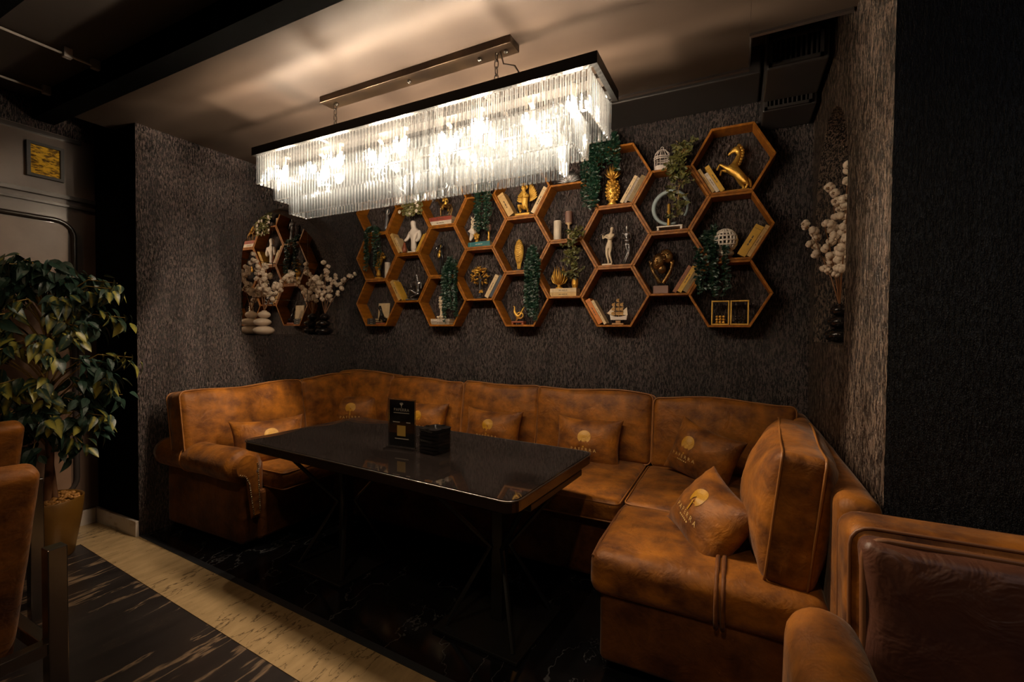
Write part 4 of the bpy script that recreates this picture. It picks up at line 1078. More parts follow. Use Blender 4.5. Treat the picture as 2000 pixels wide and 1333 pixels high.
HR = [(0.045, 0, 0.085, 0.030), (0.020, 0, 0.122, 0.027), (-0.020, 0, 0.155, 0.029), (0.008, 0, 0.200, 0.021), (0.026, 0, 0.245, 0.016), (0.014, 0, 0.283, 0.015), (-0.014, 0, 0.276, 0.014), (-0.042, 0, 0.246, 0.008),
      (-0.045, -0.018, 0.160, 0.014), (-0.090, -0.018, 0.192, 0.009), (-0.108, -0.018, 0.152, 0.007), (-0.042, 0.018, 0.150, 0.014), (-0.080, 0.018, 0.165, 0.009), (-0.088, 0.018, 0.125, 0.007),
      (0.058, -0.020, 0.062, 0.020), (0.078, -0.020, 0.040, 0.009), (0.062, -0.020, 0.012, 0.009), (0.040, 0.020, 0.055, 0.020), (0.058, 0.020, 0.034, 0.009), (0.038, 0.020, 0.012, 0.009),
      (0.070, 0, 0.090, 0.008), (0.090, 0, 0.060, 0.012), (0.094, 0, 0.022, 0.007), (0.020, 0.008, 0.305, 0.004), (0.020, -0.008, 0.305, 0.004)]
HRE = [(0, 1), (1, 2), (2, 3), (3, 4), (4, 5), (5, 6), (6, 7), (2, 8), (8, 9), (9, 10), (2, 11), (11, 12), (12, 13), (0, 14), (14, 15), (15, 16), (0, 17), (17, 18), (18, 19), (0, 20), (20, 21), (21, 22), (5, 23), (5, 24)]
skin('horse', HR, HRE, 'gold', r)
mn = MB()
for (x, z) in ((0.022, 0.302), (0.034, 0.288), (0.042, 0.270), (0.044, 0.252), (0.042, 0.234), (0.036, 0.216), (0.030, 0.199), (0.022, 0.183)): mn.ell((x, 0, z), (0.013, 0.008, 0.012), 7)
part('mane', mn, 'gold', r, None, True)
part('base', MB().bevbox((-0.075, -0.035, 0), (0.085, 0.035, 0.012), 0.004), 'gold', r)
# black violinist with gold violin
r = thing('statuette', 'slim black violinist figure with a gold violin', 'statue', spot_M(3, 1, -0.050, 0, 0.066))
p, e = human(0.335, (-0.19, -0.04, 0.62), (-0.05, -0.10, 0.68), (0.18, -0.05, 0.66), (0.20, -0.12, 0.80), (-0.04, 0, 0.27), (-0.03, 0, 0.04), (0.03, 0, 0.27), (0.03, 0, 0.04), k=0.62); skin('body', lift(p, dz=0.010), e, 'black_gloss', r)
part('violin', MB().ell((-0.005, -0.030, 0.175), (0.016, 0.008, 0.024), 10).ell((0.002, -0.030, 0.205), (0.012, 0.007, 0.016), 10).tube([(0.004, -0.032, 0.21), (0.02, -0.036, 0.262)], 0.003, 6), 'gold', r, None, True)
part('bow', MB().tube([(-0.07, -0.04, 0.185), (0.065, -0.045, 0.265)], 0.0018, 5), 'silver', r); round_base(r, 0.035, 0.010, 'black_gloss')
# ivory twisted column candle
r = thing('candlestick', 'ivory flower column candlestick in front of the ivy', 'candlestick', spot_M(3, 0, -0.030, 0.0505, 0.040))
mb = MB().lathe([(0.034, 0), (0.036, 0.010), (0.020, 0.020), (0.011, 0.035), (0.011, 0.08), (0.015, 0.09), (0.017, 0.14), (0.019, 0.17), (0.012, 0.195)], n=14); part('column', mb, 'ivory', r, None, True)
bl = MB()
for k in range(30):
    a = k * 2.4; z = 0.085 + 0.11 * k / 30; bl.ell((0.018 * math.cos(a), 0.018 * math.sin(a), z), (0.008, 0.008, 0.006), 6)
for k in range(9):
    a = k * 0.7; bl.ell((0.032 * math.cos(a), 0.032 * math.sin(a), 0.014), (0.012, 0.012, 0.009), 6)
part('blossoms', bl, 'ivory', r, None, True)
# white parrot on gold base
r = thing('statuette', 'white parrot statuette on a gold base', 'statue', spot_M(4, 1, -0.082, 0.0415, 0.06))
skin('parrot', [(0, 0, 0.11, 0.034), (0.008, 0, 0.155, 0.032), (0.014, 0, 0.195, 0.026), (0.016, -0.002, 0.222, 0.022), (0.038, -0.004, 0.216, 0.009), (-0.028, 0.004, 0.06, 0.020), (-0.048, 0.006, 0.022, 0.010)], [(0, 1), (1, 2), (2, 3), (3, 4), (0, 5), (5, 6)], 'white_resin', r)
fe = MB()
for k in range(34):
    a = k * 2.4; z = 0.10 + 0.11 * (k / 34); fe.ell((0.012 + 0.030 * math.cos(a), -0.012 + 0.026 * math.sin(a), z), (0.009, 0.007, 0.011), 6)
part('feathers', fe, 'ivory', r, None, True)
mb = MB()
for k in range(22):
    mb.ell((0.028 + random.uniform(-0.018, 0.018), random.uniform(-0.02, 0.02), random.uniform(0.008, 0.075)), (0.011, 0.011, 0.012), 7)
part('base', mb, 'gold', r, None, True)
r = thing('candlestick', 'small gold candlestick standing on the teal book', 'candlestick', spot_M(4, 1, 0.062, 0.0415, 0.05))
part('stick', MB().lathe([(0.017, 0), (0.018, 0.008), (0.007, 0.02), (0.011, 0.035), (0.006, 0.05), (0.010, 0.07), (0.012, 0.085)]), 'gold', r, None, True)
part('holder', MB().lathe([(0.012, 0.085), (0.021, 0.095), (0.021, 0.135), (0.018, 0.140)]), 'wax_brown', r, None, True)
# gold bonsai tree
r = thing('statuette', 'gold leafed tree ornament with a dark trunk', 'ornament', spot_M(4, 0, -0.028, 0, 0.066))
skin('trunk', [(0, 0, 0.015, 0.016), (0.004, 0, 0.06, 0.009), (-0.002, 0, 0.11, 0.011), (0.0, 0, 0.15, 0.009), (-0.04, 0, 0.18, 0.005), (0.04, 0, 0.185, 0.005), (0, 0, 0.21, 0.005)], [(0, 1), (1, 2), (2, 3), (3, 4), (3, 5), (3, 6)], 'black_matte', r)
lf = MB()
for k in range(95):
    a, b = random.uniform(0, 2 * PI), random.uniform(-0.9, 1.5); rr = random.uniform(0.6, 1.0)
    c = Vector((0.088 * rr * math.cos(a) * math.cos(b), 0.045 * rr * math.sin(a) * math.cos(b), 0.185 + 0.092 * rr * math.sin(b)))
    M = Matrix.Rotation(random.uniform(0, 6), 3, 'X') @ Matrix.Rotation(random.uniform(0, 6), 3, 'Z')
    if abs(c.x) < 0.02 and c.z < 0.15: continue
    lf.ell(c, (0.017, 0.003, 0.009), 6, M)
part('leaves', lf, 'gold', r, None, True)
lf = MB()
for k in range(7): lf.ell((0.012 + 0.012 * math.cos(k), -0.008, 0.062 + 0.01 * math.sin(k * 1.7)), (0.012, 0.004, 0.005), 6)
part('low_leaves', lf, 'gold', r, None, True)
round_base(r, 0.045, 0.018, 'black_matte')
# gold cherub
r = thing('statuette', 'gold kneeling cherub with raised wings', 'statue', spot_M(5, 2, 0.004, 0, 0.066))
p, e = human(0.27, (-0.15, -0.12, 0.52), (0.02, -0.20, 0.50), (0.16, -0.10, 0.50), (0.03, -0.2, 0.48), (-0.12, -0.20, 0.24), (-0.12, 0.0, 0.10), (0.12, -0.20, 0.24), (0.12, 0.0, 0.10), pel=(0, 0.02, 0.26), chest=(0, -0.01, 0.52), head=(-0.02, -0.03, 0.78), k=1.28); skin('body', lift(p, dz=0.018), e, 'gold_paint', r)
cu = MB()
for k in range(28):
    a, b = random.uniform(0, 2 * PI), random.uniform(-0.1, 1.5); cu.ell((-0.006 + 0.030 * math.cos(a) * math.cos(b), -0.002 + 0.028 * math.sin(a) * math.cos(b), 0.232 + 0.030 * math.sin(b)), (0.009, 0.009, 0.009), 6)
part('curls', cu, 'gold_paint', r, None, True)
for sgn in (1, -1):
    wg = MB(); L_ = 0.115 if sgn > 0 else 0.075
    for k in range(8):
        a = math.radians(25 + 9 * k) if sgn > 0 else math.radians(155 - 11 * k)
        l = L_ * (0.72 + 0.04 * k); c = (sgn * 0.030 + 0.5 * l * math.cos(a), 0.022 + 0.002 * k, 0.125 + 0.006 * k + 0.5 * l * math.sin(a))
        wg.ell(c, (l / 2, 0.004, 0.010), 8, Matrix.Rotation(-a, 3, 'Y'))
    part('wing', wg, 'gold_paint', r, None, True)
part('base', MB().bevbox((-0.062, -0.05, 0), (0.066, 0.045, 0.020), 0.005), 'gold_paint', r)
# gold leaf statue
r = thing('statuette', 'gold upright folded leaf statue with engraved feathers', 'ornament', spot_M(5, 1, -0.040, 0, 0.066))
part('leaf', MB().lathe([(0.014, 0.012), (0.017, 0.05), (0.032, 0.10), (0.040, 0.15), (0.036, 0.20), (0.020, 0.24), (0.006, 0.256)], n=12, sx=1.05, sy=0.6), 'gold_paint', r, None, True)
rb = MB()
for s in (-1, 1):
    for k in range(12):
        z = 0.055 + 0.015 * k; w = 0.036 * math.sin(0.6 + 2.0 * k / 12)
        rb.tube([(0, -0.0235, z), (s * w * 0.6, -0.021, z + 0.012), (s * w, -0.008, z + 0.022)], 0.0022, 5)
part('veins', rb, 'gold', r, None, True); round_base(r, 0.032, 0.014, 'silver')
# gold crane ornament
r = thing('statuette', 'gold crane ornament on an orange wooden stand', 'ornament', spot_M(5, 0, -0.030, 0, 0.05))
part('stand', MB().bevbox((-0.055, -0.03, 0.014), (0.055, 0.03, 0.028), 0.004).bevbox((-0.052, -0.028, 0), (-0.036, 0.028, 0.014), 0.003).bevbox((0.036, -0.028, 0), (0.052, 0.028, 0.014), 0.003), 'leather_brown', r)
part('ring', MB().tube([(0.01 + 0.028 * math.cos(2 * PI * j / 20), 0, 0.075 + 0.024 * math.sin(2 * PI * j / 20)) for j in range(20)], 0.006, 6, closed=True), 'gold', r, None, True)
skin('crane', [(-0.030, 0, 0.085, 0.014), (-0.040, 0, 0.115, 0.009), (-0.036, 0, 0.145, 0.007), (-0.055, 0, 0.150, 0.003), (0.0, 0, 0.055, 0.010), (-0.028, 0, 0.03, 0.004), (0.035, 0, 0.125, 0.006), (0.055, 0, 0.150, 0.003)], [(0, 1), (1, 2), (2, 3), (0, 4), (4, 5), (4, 6), (6, 7)], 'gold', r)
# dark fan ornament on top of column 6
r = thing('ornament', 'dark ribbed fan shell above the candle shelf', 'ornament', spot_M(6, 2, 0.0, 0, 0.06))
fn = MB()
for k in range(15):
    a = math.radians(12 + 156 * k / 14); fn.tube([(0, 0, 0.012), (0.055 * math.cos(a), -0.004 * (k % 2), 0.015 + 0.06 * math.sin(a)), (0.095 * math.cos(a), 0, 0.015 + 0.088 * math.sin(a))], [0.004, 0.008, 0.010], 6)
part('ribs', fn, 'silver', r, None, True); round_base(r, 0.035, 0.014, 'black_matte')
# gold coral / lotus
r = thing('ornament', 'gold branching coral ornament on the flat books', 'ornament', spot_M(6, 0, -0.066, 0.0625, 0.06))
co = MB().lathe([(0.026, 0), (0.028, 0.008), (0.012, 0.016), (0.016, 0.03)], n=12)
for k in range(30):
    a = k * 2.4; t = (k + 0.5) / 30; rad = 0.066 * math.sqrt(1 - 0.75 * t)
    b = Vector((0, 0, 0.026)); c, s_ = math.cos(a), 0.7 * math.sin(a); h = 0.075 + 0.095 * t
    co.tube([b, b + Vector((c * rad * 0.75, s_ * rad * 0.75, 0.018 + 0.02 * t)), b + Vector((c * rad, s_ * rad, h * 0.6)), b + Vector((c * rad * 0.92, s_ * rad * 0.92, h * 0.9))], [0.004, 0.0045, 0.0045, 0.0015], 5)
part('branches', co, 'gold', r, None, True)
# gold pineapple with a face
r = thing('ornament', 'gold pineapple ornament with spiky crown in front of ivy', 'ornament', spot_M(7, 2, -0.032, 0, 0.052))
pa = MB().lathe([(0.030, 0.0), (0.036, 0.012), (0.022, 0.03), (0.040, 0.06), (0.048, 0.10), (0.046, 0.14), (0.034, 0.175), (0.018, 0.195)], n=14)
for k in range(60):
    a = k * 2.4; z = 0.045 + 0.14 * k / 60; rr = 0.047 * math.sin(0.75 + 1.7 * k / 60); pa.ell((rr * math.cos(a), rr * math.sin(a), z), (0.010, 0.010, 0.009), 6)
part('body', pa, 'gold', r, None, True)
cr = MB()
for k in range(28):
    a = k * 2.4; t = k / 28; el = math.radians(20 + 65 * t); l = 0.062 + 0.035 * t
    b = Vector((0, 0, 0.195)); cr.tube([b, b + Vector((math.cos(a) * math.cos(el) * l * 0.6, math.sin(a) * math.cos(el) * l * 0.5, math.sin(el) * l * 0.45 + 0.005)), b + Vector((math.cos(a) * math.cos(el) * l, math.sin(a) * math.cos(el) * l * 0.8, math.sin(el) * l + 0.012))], [0.005, 0.0065, 0.001], 5)
part('crown', cr, 'gold', r, None, True)
# flute player and silver dancer
r = thing('statuette', 'ivory flute player statuette', 'statue', spot_M(7, 1, -0.062, 0, 0.06))
p, e = human(0.278, (-0.16, -0.10, 0.66), (-0.17, -0.06, 0.79), (0.04, -0.12, 0.64), (-0.12, -0.10, 0.72), (-0.07, -0.03, 0.27), (-0.02, 0, 0.04), (0.0, -0.03, 0.27), (0.06, 0, 0.04), pel=(-0.02, 0, 0.50), chest=(0.02, 0, 0.73), head=(0.06, -0.01, 0.93), k=0.92); skin('body', lift(p, 0.012, 0, 0.012), e, 'ivory', r)
part('flute', MB().tube([(0.022, -0.030, 0.258), (-0.066, -0.036, 0.212)], [0.0030, 0.0045], 7), 'silver', r, None, True)
part('base', MB().bevbox((-0.035, -0.04, 0), (0.040, 0.03, 0.013), 0.004), 'ivory', r)
r = thing('statuette', 'slender silver standing dancer beside the ivory flute player', 'statue', spot_M(7, 1, 0.068, 0, 0.075))
p, e = human(0.285, (-0.12, -0.06, 0.66), (0.0, -0.14, 0.62), (0.13, -0.06, 0.62), (0.06, -0.14, 0.58), (0.05, -0.01, 0.30), (-0.06, 0, 0.05), (0.07, 0, 0.28), (-0.02, 0.02, 0.05), pel=(0.03, 0, 0.52), chest=(0.0, 0, 0.74), head=(0.01, -0.01, 0.94), k=0.62); skin('body', lift(p, 0, 0, 0.010), e, 'silver', r)
part('lute', MB().ell((0.012, -0.034, 0.172), (0.020, 0.010, 0.016), 10), 'silver', r, None, True); round_base(r, 0.034, 0.010, 'black_matte')
# model ship
mat('sail_tan', (0.42, 0.235, 0.075), 0.6, c2=(0.33, 0.17, 0.05), vs=60)
r = thing('model_ship', 'small wooden model sailing ship', 'ship model', spot_M(7, 0, 0.022, 0, 0.06))
part('stand', MB().bevbox((-0.045, -0.018, 0), (0.040, 0.018, 0.012), 0.003).bevbox((-0.02, -0.006, 0.012), (0.015, 0.006, 0.030), 0.002), 'ship_wood', r)
hv = []
for i in range(9):
    t = i / 8; x = -0.062 + 0.125 * t; w = 0.018 * math.sin(PI * (0.10 + 0.82 * t)) ** 0.6; zt = 0.058 + 0.014 * (2 * t - 1) ** 2
    hv += [(x, -w, zt), (x * 0.92, -w * 0.5, 0.036), (x * 0.92, w * 0.5, 0.036), (x, w, zt)]
hf = [(i * 4 + j, i * 4 + (j + 1) % 4, (i + 1) * 4 + (j + 1) % 4, (i + 1) * 4 + j) for i in range(8) for j in range(4)] + [(0, 1, 2, 3), (32, 33, 34, 35)]
part('hull', MB().add(hv, hf), 'white_resin', r)
ms = MB()
for x, h in ((-0.030, 0.165), (0.002, 0.19), (0.030, 0.165)): ms.tube([(x, 0, 0.058), (x, 0, h)], 0.002, 5)
ms.tube([(-0.055, 0, 0.066), (-0.088, 0, 0.088)], 0.0018, 5); part('masts', ms, 'ship_wood', r)
for (x, h) in ((-0.030, 0.150), (0.002, 0.175), (0.030, 0.150)):
    z = 0.070; k = 0
    while z < h:
        w = 0.0125 - 0.0015 * k; hh2 = 0.024
        sv = []
        for i in range(4):
            for j in range(4):
                u = -1 + 2 * i / 3; v = j / 3; sv.append((x - 0.008 * math.sin(PI * v) - 0.002 + u * w, -0.008 + u * 0.004, z + hh2 * v))
        part('sail', MB().add(sv, [(i * 4 + j, i * 4 + j + 1, (i + 1) * 4 + j + 1, (i + 1) * 4 + j) for i in range(3) for j in range(3)]), 'sail_tan', r)
        z += 0.032; k += 1
part('jib', MB().plate([(-0.085, 0.084), (-0.036, 0.066), (-0.034, 0.140)], 0.0015), 'sail', r)
part('spanker', MB().plate([(0.034, 0.072), (0.066, 0.070), (0.060, 0.128), (0.034, 0.105)], 0.0015), 'sail', r)
# birdcage
r = thing('birdcage', 'small white ornamental birdcage on top of a shelf', 'birdcage', spot_M(8, 2, -0.066, 0, 0.066))
part('base', MB().lathe([(0.052, 0), (0.054, 0.004), (0.052, 0.034), (0.050, 0.036)], n=20), 'cage_white', r, None, False)
for z in (0.085, 0.098): part('hoop', MB().tube([(0.052 * math.cos(2 * PI * j / 24), 0.052 * math.sin(2 * PI * j / 24), z) for j in range(24)], 0.0035, 5, closed=True), 'cage_white', r, None, True)
for k in range(12):
    a = 2 * PI * k / 12; c, s = math.cos(a), math.sin(a)
    part('bar', MB().tube([(0.050 * c, 0.050 * s, 0.034), (0.051 * c, 0.051 * s, 0.10), (0.046 * c, 0.046 * s, 0.125), (0.028 * c, 0.028 * s, 0.148), (0.003 * c, 0.003 * s, 0.158)], 0.0022, 5), 'cage_white', r)
part('loop', MB().tube([(0.009 * math.cos(2 * PI * j / 12), 0, 0.166 + 0.009 * math.sin(2 * PI * j / 12)) for j in range(12)], 0.002, 5, closed=True), 'cage_white', r, None, True)
# ring sculpture and its stand
r = thing('ring_sculpture', 'pale blue open ring sculpture on a small white stand', 'ornament', spot_M(8, 1, -0.004, 0, 0.066))
part('stand', MB().bevbox((-0.088, -0.03, 0.026), (0.085, 0.03, 0.036), 0.003).bevbox((-0.085, -0.028, 0), (-0.072, 0.028, 0.026), 0.002).bevbox((0.068, -0.028, 0), (0.082, 0.028, 0.026), 0.002), 'white_resin', r)
RP = []
for j in range(40):
    a = math.radians(-70 - 325 * j / 39); k = 1 if 3 < j < 36 else 0.6
    RP.append((0.113 * math.cos(a), 0, 0.164 + 0.113 * math.sin(a)))
part('ring', MB().tube(RP, [0.007 + 0.008 * math.sin(PI * (j + 2) / 43) for j in range(40)], 8), 'blue_grey', r, None, True)
r = thing('candlestick', 'slim gold candlestick in front of the pale blue ring', 'candlestick', spot_M(8, 1, -0.012, 0.0365, 0.045))
part('stick', MB().lathe([(0.012, 0), (0.010, 0.01), (0.0085, 0.05), (0.012, 0.055), (0.012, 0.10), (0.009, 0.105), (0.011, 0.14), (0.006, 0.15)]), 'gold', r, None, True)
# bronze head in hands
r = thing('statuette', 'bronze faces cradled in two hands on a brown block', 'statue', spot_M(8, 0, -0.055, 0, 0.066))
part('block', MB().bevbox((-0.052, -0.036, 0), (0.050, 0.036, 0.056), 0.004), 'wax_brown', r)
skin('arms', [(0, 0, 0.062, 0.016), (-0.028, -0.008, 0.105, 0.015), (-0.058, -0.010, 0.160, 0.014), (-0.078, -0.012, 0.205, 0.014), (-0.082, -0.016, 0.240, 0.008), (0.030, -0.008, 0.105, 0.015), (0.058, -0.010, 0.155, 0.014), (0.074, -0.012, 0.200, 0.014), (0.078, -0.016, 0.232, 0.008), (-0.062, -0.026, 0.225, 0.007), (0.060, -0.026, 0.222, 0.007)],
     [(0, 1), (1, 2), (2, 3), (3, 4), (0, 5), (5, 6), (6, 7), (7, 8), (3, 9), (7, 10)], 'bronze', r)
fc = MB().ell((-0.022, -0.006, 0.228), (0.045, 0.036, 0.060), 16, Matrix.Rotation(0.25, 3, 'Y')).ell((0.032, 0.002, 0.262), (0.042, 0.034, 0.055), 16, Matrix.Rotation(-0.5, 3, 'Y')).ell((0.0, 0.0, 0.175), (0.034, 0.026, 0.036), 12)
fc.ell((-0.028, -0.042, 0.226), (0.008, 0.011, 0.018), 8).ell((0.022, -0.032, 0.258), (0.008, 0.010, 0.017), 8)
for x, z in ((-0.046, 0.242), (-0.010, 0.246), (0.006, 0.276), (0.042, 0.274)): fc.ell((x, -0.034, z), (0.011, 0.007, 0.006), 8)
fc.ell((-0.027, -0.036, 0.198), (0.015, 0.007, 0.006), 8).ell((0.022, -0.028, 0.236), (0.013, 0.006, 0.005), 8)
part('faces', fc, 'bronze', r, None, True)
# white lattice globe on wooden foot
r = thing('ornament', 'white lattice globe ornament half covered by ivy', 'ornament', spot_M(9, 1, -0.032, 0, 0.062) @ Matrix.Scale(1.12, 4))
part('foot', MB().lathe([(0.045, 0), (0.042, 0.012), (0.030, 0.018)]), 'leather_brown', r, None, True)
gb = MB().lathe([(0.040, 0.018), (0.050, 0.030), (0.048, 0.042)], n=14)
for k in range(9):
    a = PI * k / 9; gb.tube([(0.064 * math.cos(t) * math.cos(a), 0.050 * math.cos(t) * math.sin(a), 0.108 + 0.068 * math.sin(t)) for t in [2 * PI * j / 18 for j in range(18)]], 0.0058, 5, closed=True)
for z in (-0.045, -0.025, 0.0, 0.025, 0.045):
    q = math.sqrt(1 - (z / 0.068) ** 2); gb.tube([(0.066 * q * math.cos(t), 0.052 * q * math.sin(t), 0.108 + z) for t in [2 * PI * j / 18 for j in range(18)]], 0.0056, 5, closed=True)
part('lattice', gb, 'white_resin', r, None, True)
# two gold frames with beads
for (xo, ballm, lab) in ((-0.052, 'gold', 'gold rectangular frame holding rows of gold beads'), (0.062, 'black_gloss', 'gold rectangular frame holding rows of black beads')):
    r = thing('bead_frame', lab, 'ornament', spot_M(9, 0, xo, 0, 0.055))
    for a, b in (((-0.054, -0.022, 0), (-0.046, 0.022, 0.160)), ((0.046, -0.022, 0), (0.054, 0.022, 0.160)), ((-0.046, -0.022, 0), (0.046, 0.022, 0.008)), ((-0.046, -0.022, 0.152), (0.046, 0.022, 0.160))):
        part('frame_bar', MB().bevbox(a, b, 0.0015), 'gold_paint', r)
    for i in range(3):
        for j in range(3):
            part('bead', MB().ell((-0.020 + 0.020 * i, 0, 0.0175 + 0.0185 * j), (0.0098, 0.0098, 0.0092), 8), ballm, r, None, True)
# candles
def candle(label, M, rad, h, m):
    r = thing('candle', label, 'candle', M)
    part('wax', MB().lathe([(rad, 0), (rad, h - 0.004), (rad * 0.92, h), (rad * 0.5, h - 0.003)], n=18), m, r, None, False)
    part('wick', MB().tube([(0, 0, h - 0.004), (0.001, 0, h + 0.008)], 0.0012, 5), 'black_matte', r)
candle('white pillar candle right of the gold curly bust', spot_M(1, 1, 0.092, 0, 0.06), 0.026, 0.150, 'wax_white')
candle('short tan candle on top of a shelf left of the flowering vine', spot_M(2, 2, -0.095, 0, 0.06), 0.024, 0.085, 'wax_tan')
candle('white pillar candle below the dark fan shell', spot_M(6, 1, -0.082, 0, 0.055), 0.030, 0.152, 'wax_white')
r = thing('candle', 'raised brown candle rising behind the olive vine', 'candle', spot_M(6, 1, -0.002, 0, 0.085))
part('stand', MB().lathe([(0.026, 0), (0.026, 0.008), (0.008, 0.015), (0.008, 0.12), (0.027, 0.130), (0.027, 0.134)]), 'wax_tan', r, None, True)
part('wax', MB().lathe([(0.028, 0.134), (0.028, 0.220), (0.024, 0.224)], n=16), 'wax_brown', r)
r = thing('vase', 'narrow white vase on top of a shelf among ivy', 'vase', spot_M(4, 2, 0.052, 0, 0.06))
part('body', MB().lathe([(0.016, 0), (0.022, 0.01), (0.014, 0.03), (0.022, 0.055), (0.012, 0.085), (0.020, 0.11), (0.014, 0.14), (0.018, 0.155)]), 'white_resin', r, None, True)

# ------------------------------------------------------------------ trailing plants
def leaf_quad(mb, c, d, s, w, up=None):
    d = d.normalized(); side = d.cross(up or Vector((random.uniform(-1, 1), -1, random.uniform(-0.6, 0.6)))).normalized(); nrm = side.cross(d)
    p0 = c; p1 = c + d * s * 0.45 + side * w + nrm * s * 0.08; p2 = c + d * s; p3 = c + d * s * 0.45 - side * w + nrm * s * 0.08
    m = c + d * s * 0.5 - nrm * s * 0.02
    mb.add([p0, p1, p2, p3, m], [(0, 1, 4), (1, 2, 4), (2, 3, 4), (3, 0, 4)])
def trailing(label, M, w, drop, n, m='leaf_ivy', stem='stem_green', ls=0.030, depth=0.035, top=0.06, pot=True, potm='black_matte', ndens=0.016, flowers=0, seed=1, x0=0.0, strands=None, lean=0.0):
    """several hanging strands out of a small pot; the pot stands at the origin, the strands hang in front of the shelf"""
    rnd = random.Random(seed)
    r = thing('trailing_plant', label, 'plant', M, 'artificial trailing plants on the shelves')
    if pot: part('pot', MB().lathe([(0.020, 0), (0.028, 0.045), (0.030, 0.05), (0.024, 0.046)], (x0, 0, 0), 12), potm, r, None, True)
    st = MB(); lv = MB()
    for k in range(n):
        xs = w * (rnd.random() - 0.5); l = drop * rnd.uniform(0.6, 1.0)
        if strands: xs = strands[k][0]; l = strands[k][1]
        xs += lean
        yf = -0.066 - depth * rnd.uniform(0.3, 1.0)
        pts = [Vector((x0, 0, 0.045)), Vector((x0 + (xs - x0) * 0.5, -0.02, top * rnd.uniform(0.7, 1.2))), Vector((xs, yf * 0.8, top * 0.55 * rnd.uniform(0.4, 1)))]
        z = pts[-1].z; q = pts[-1].copy()
        while z > -l:
            z -= 0.035; q = q + Vector((rnd.uniform(-0.008, 0.008), 0, 0)); pts.append(Vector((q.x, yf + rnd.uniform(-0.006, 0.006), z)))
        st.tube(pts, 0.0013, 4)
        tot = 0
        for a, b in zip(pts[:-1], pts[1:]):
            seg = (b - a).length; t = 0
            while t < seg:
                c = a.lerp(b, t / seg)
                for sd in (-1, 1):
                    d = Vector((sd * rnd.uniform(0.4, 1), rnd.uniform(-0.8, 0.1), rnd.uniform(-0.7, 0.35)))
                    leaf_quad(lv, c, d, ls * rnd.uniform(0.6, 1.15), ls * 0.36, Vector((rnd.uniform(-0.5, 0.5), -1, rnd.uniform(-0.2, 0.8))))
                t += ndens
    part('stems', st, stem, r)
    tag(part('foliage', lv, m, r), kind='stuff')
    if flowers:
        for k in range(flowers):
            c = Vector((w * rnd.uniform(-0.5, 0.5), -0.066 - depth * rnd.uniform(0.5, 1.2), rnd.uniform(-drop * 0.9, top)))
            fb = MB()
            for j in range(5):
                a = 2 * PI * j / 5; fb.ell(c + Vector((0.010 * math.cos(a), -0.003, 0.010 * math.sin(a))), (0.008, 0.004, 0.008), 6)
            part('flower', fb, 'petal', r, None, True)
    return r
trailing('dark green ivy hanging at the far left edge of the shelves', spot_M(1, 2, -0.06, 0, 0.066), 0.15, 0.36, 9, seed=1, x0=-0.02, ls=0.028, ndens=0.024, lean=0.03)
trailing('sage green vine with white flowers over the white lady bust', spot_M(2, 2, 0.02, 0, 0.066), 0.22, 0.09, 12, 'leaf_sage', 'stem_tan', 0.034, 0.03, 0.15, True, 'white_resin', 0.020, 14, 2, lean=0.04)
trailing('dense dark ivy hanging from the violinist shelf', spot_M(3, 1, 0.055, 0, 0.066), 0.14, 0.40, 15, lean=0.045, seed=3, ls=0.028, ndens=0.022, top=0.14)
trailing('dark ivy hanging above the white parrot and teal book', spot_M(4, 2, 0.01, 0, 0.066), 0.17, 0.32, 11, lean=0.04, seed=4, ls=0.028, ndens=0.022, top=0.12)
trailing('dense dark ivy hanging right of the gold leaf statue', spot_M(5, 1, 0.062, 0, 0.066), 0.15, 0.40, 16, lean=0.035, seed=5, ls=0.028, ndens=0.020, top=0.16)
trailing('dark ivy curtain hanging behind the gold pineapple', T(hc(7, 2)[0] - 0.075, HYF + 0.066, hc(7, 2)[1] + HH / 2 + 0.0008), 0.26, 0.40, 21, seed=7, ls=0.030, ndens=0.022, top=0.10, depth=0.02, strands=[(-0.155, 0.22), (-0.14, 0.34), (-0.125, 0.40), (-0.11, 0.42), (-0.095, 0.40), (-0.08, 0.42), (-0.065, 0.38), (-0.05, 0.42), (-0.035, 0.30), (-0.02, 0.14), (0.0, 0.10), (0.02, 0.12), (0.04, 0.10), (0.06, 0.14), (0.075, 0.16), (0.085, 0.18), (-0.10, 0.25), (-0.06, 0.36), (-0.12, 0.3), (0.05, 0.08), (-0.03, 0.1)])
trailing('dark ivy hanging over the white lattice globe', spot_M(9, 1, -0.10, 0, 0.085), 0.20, 0.26, 11, seed=9, ls=0.030, ndens=0.022, top=0.20)
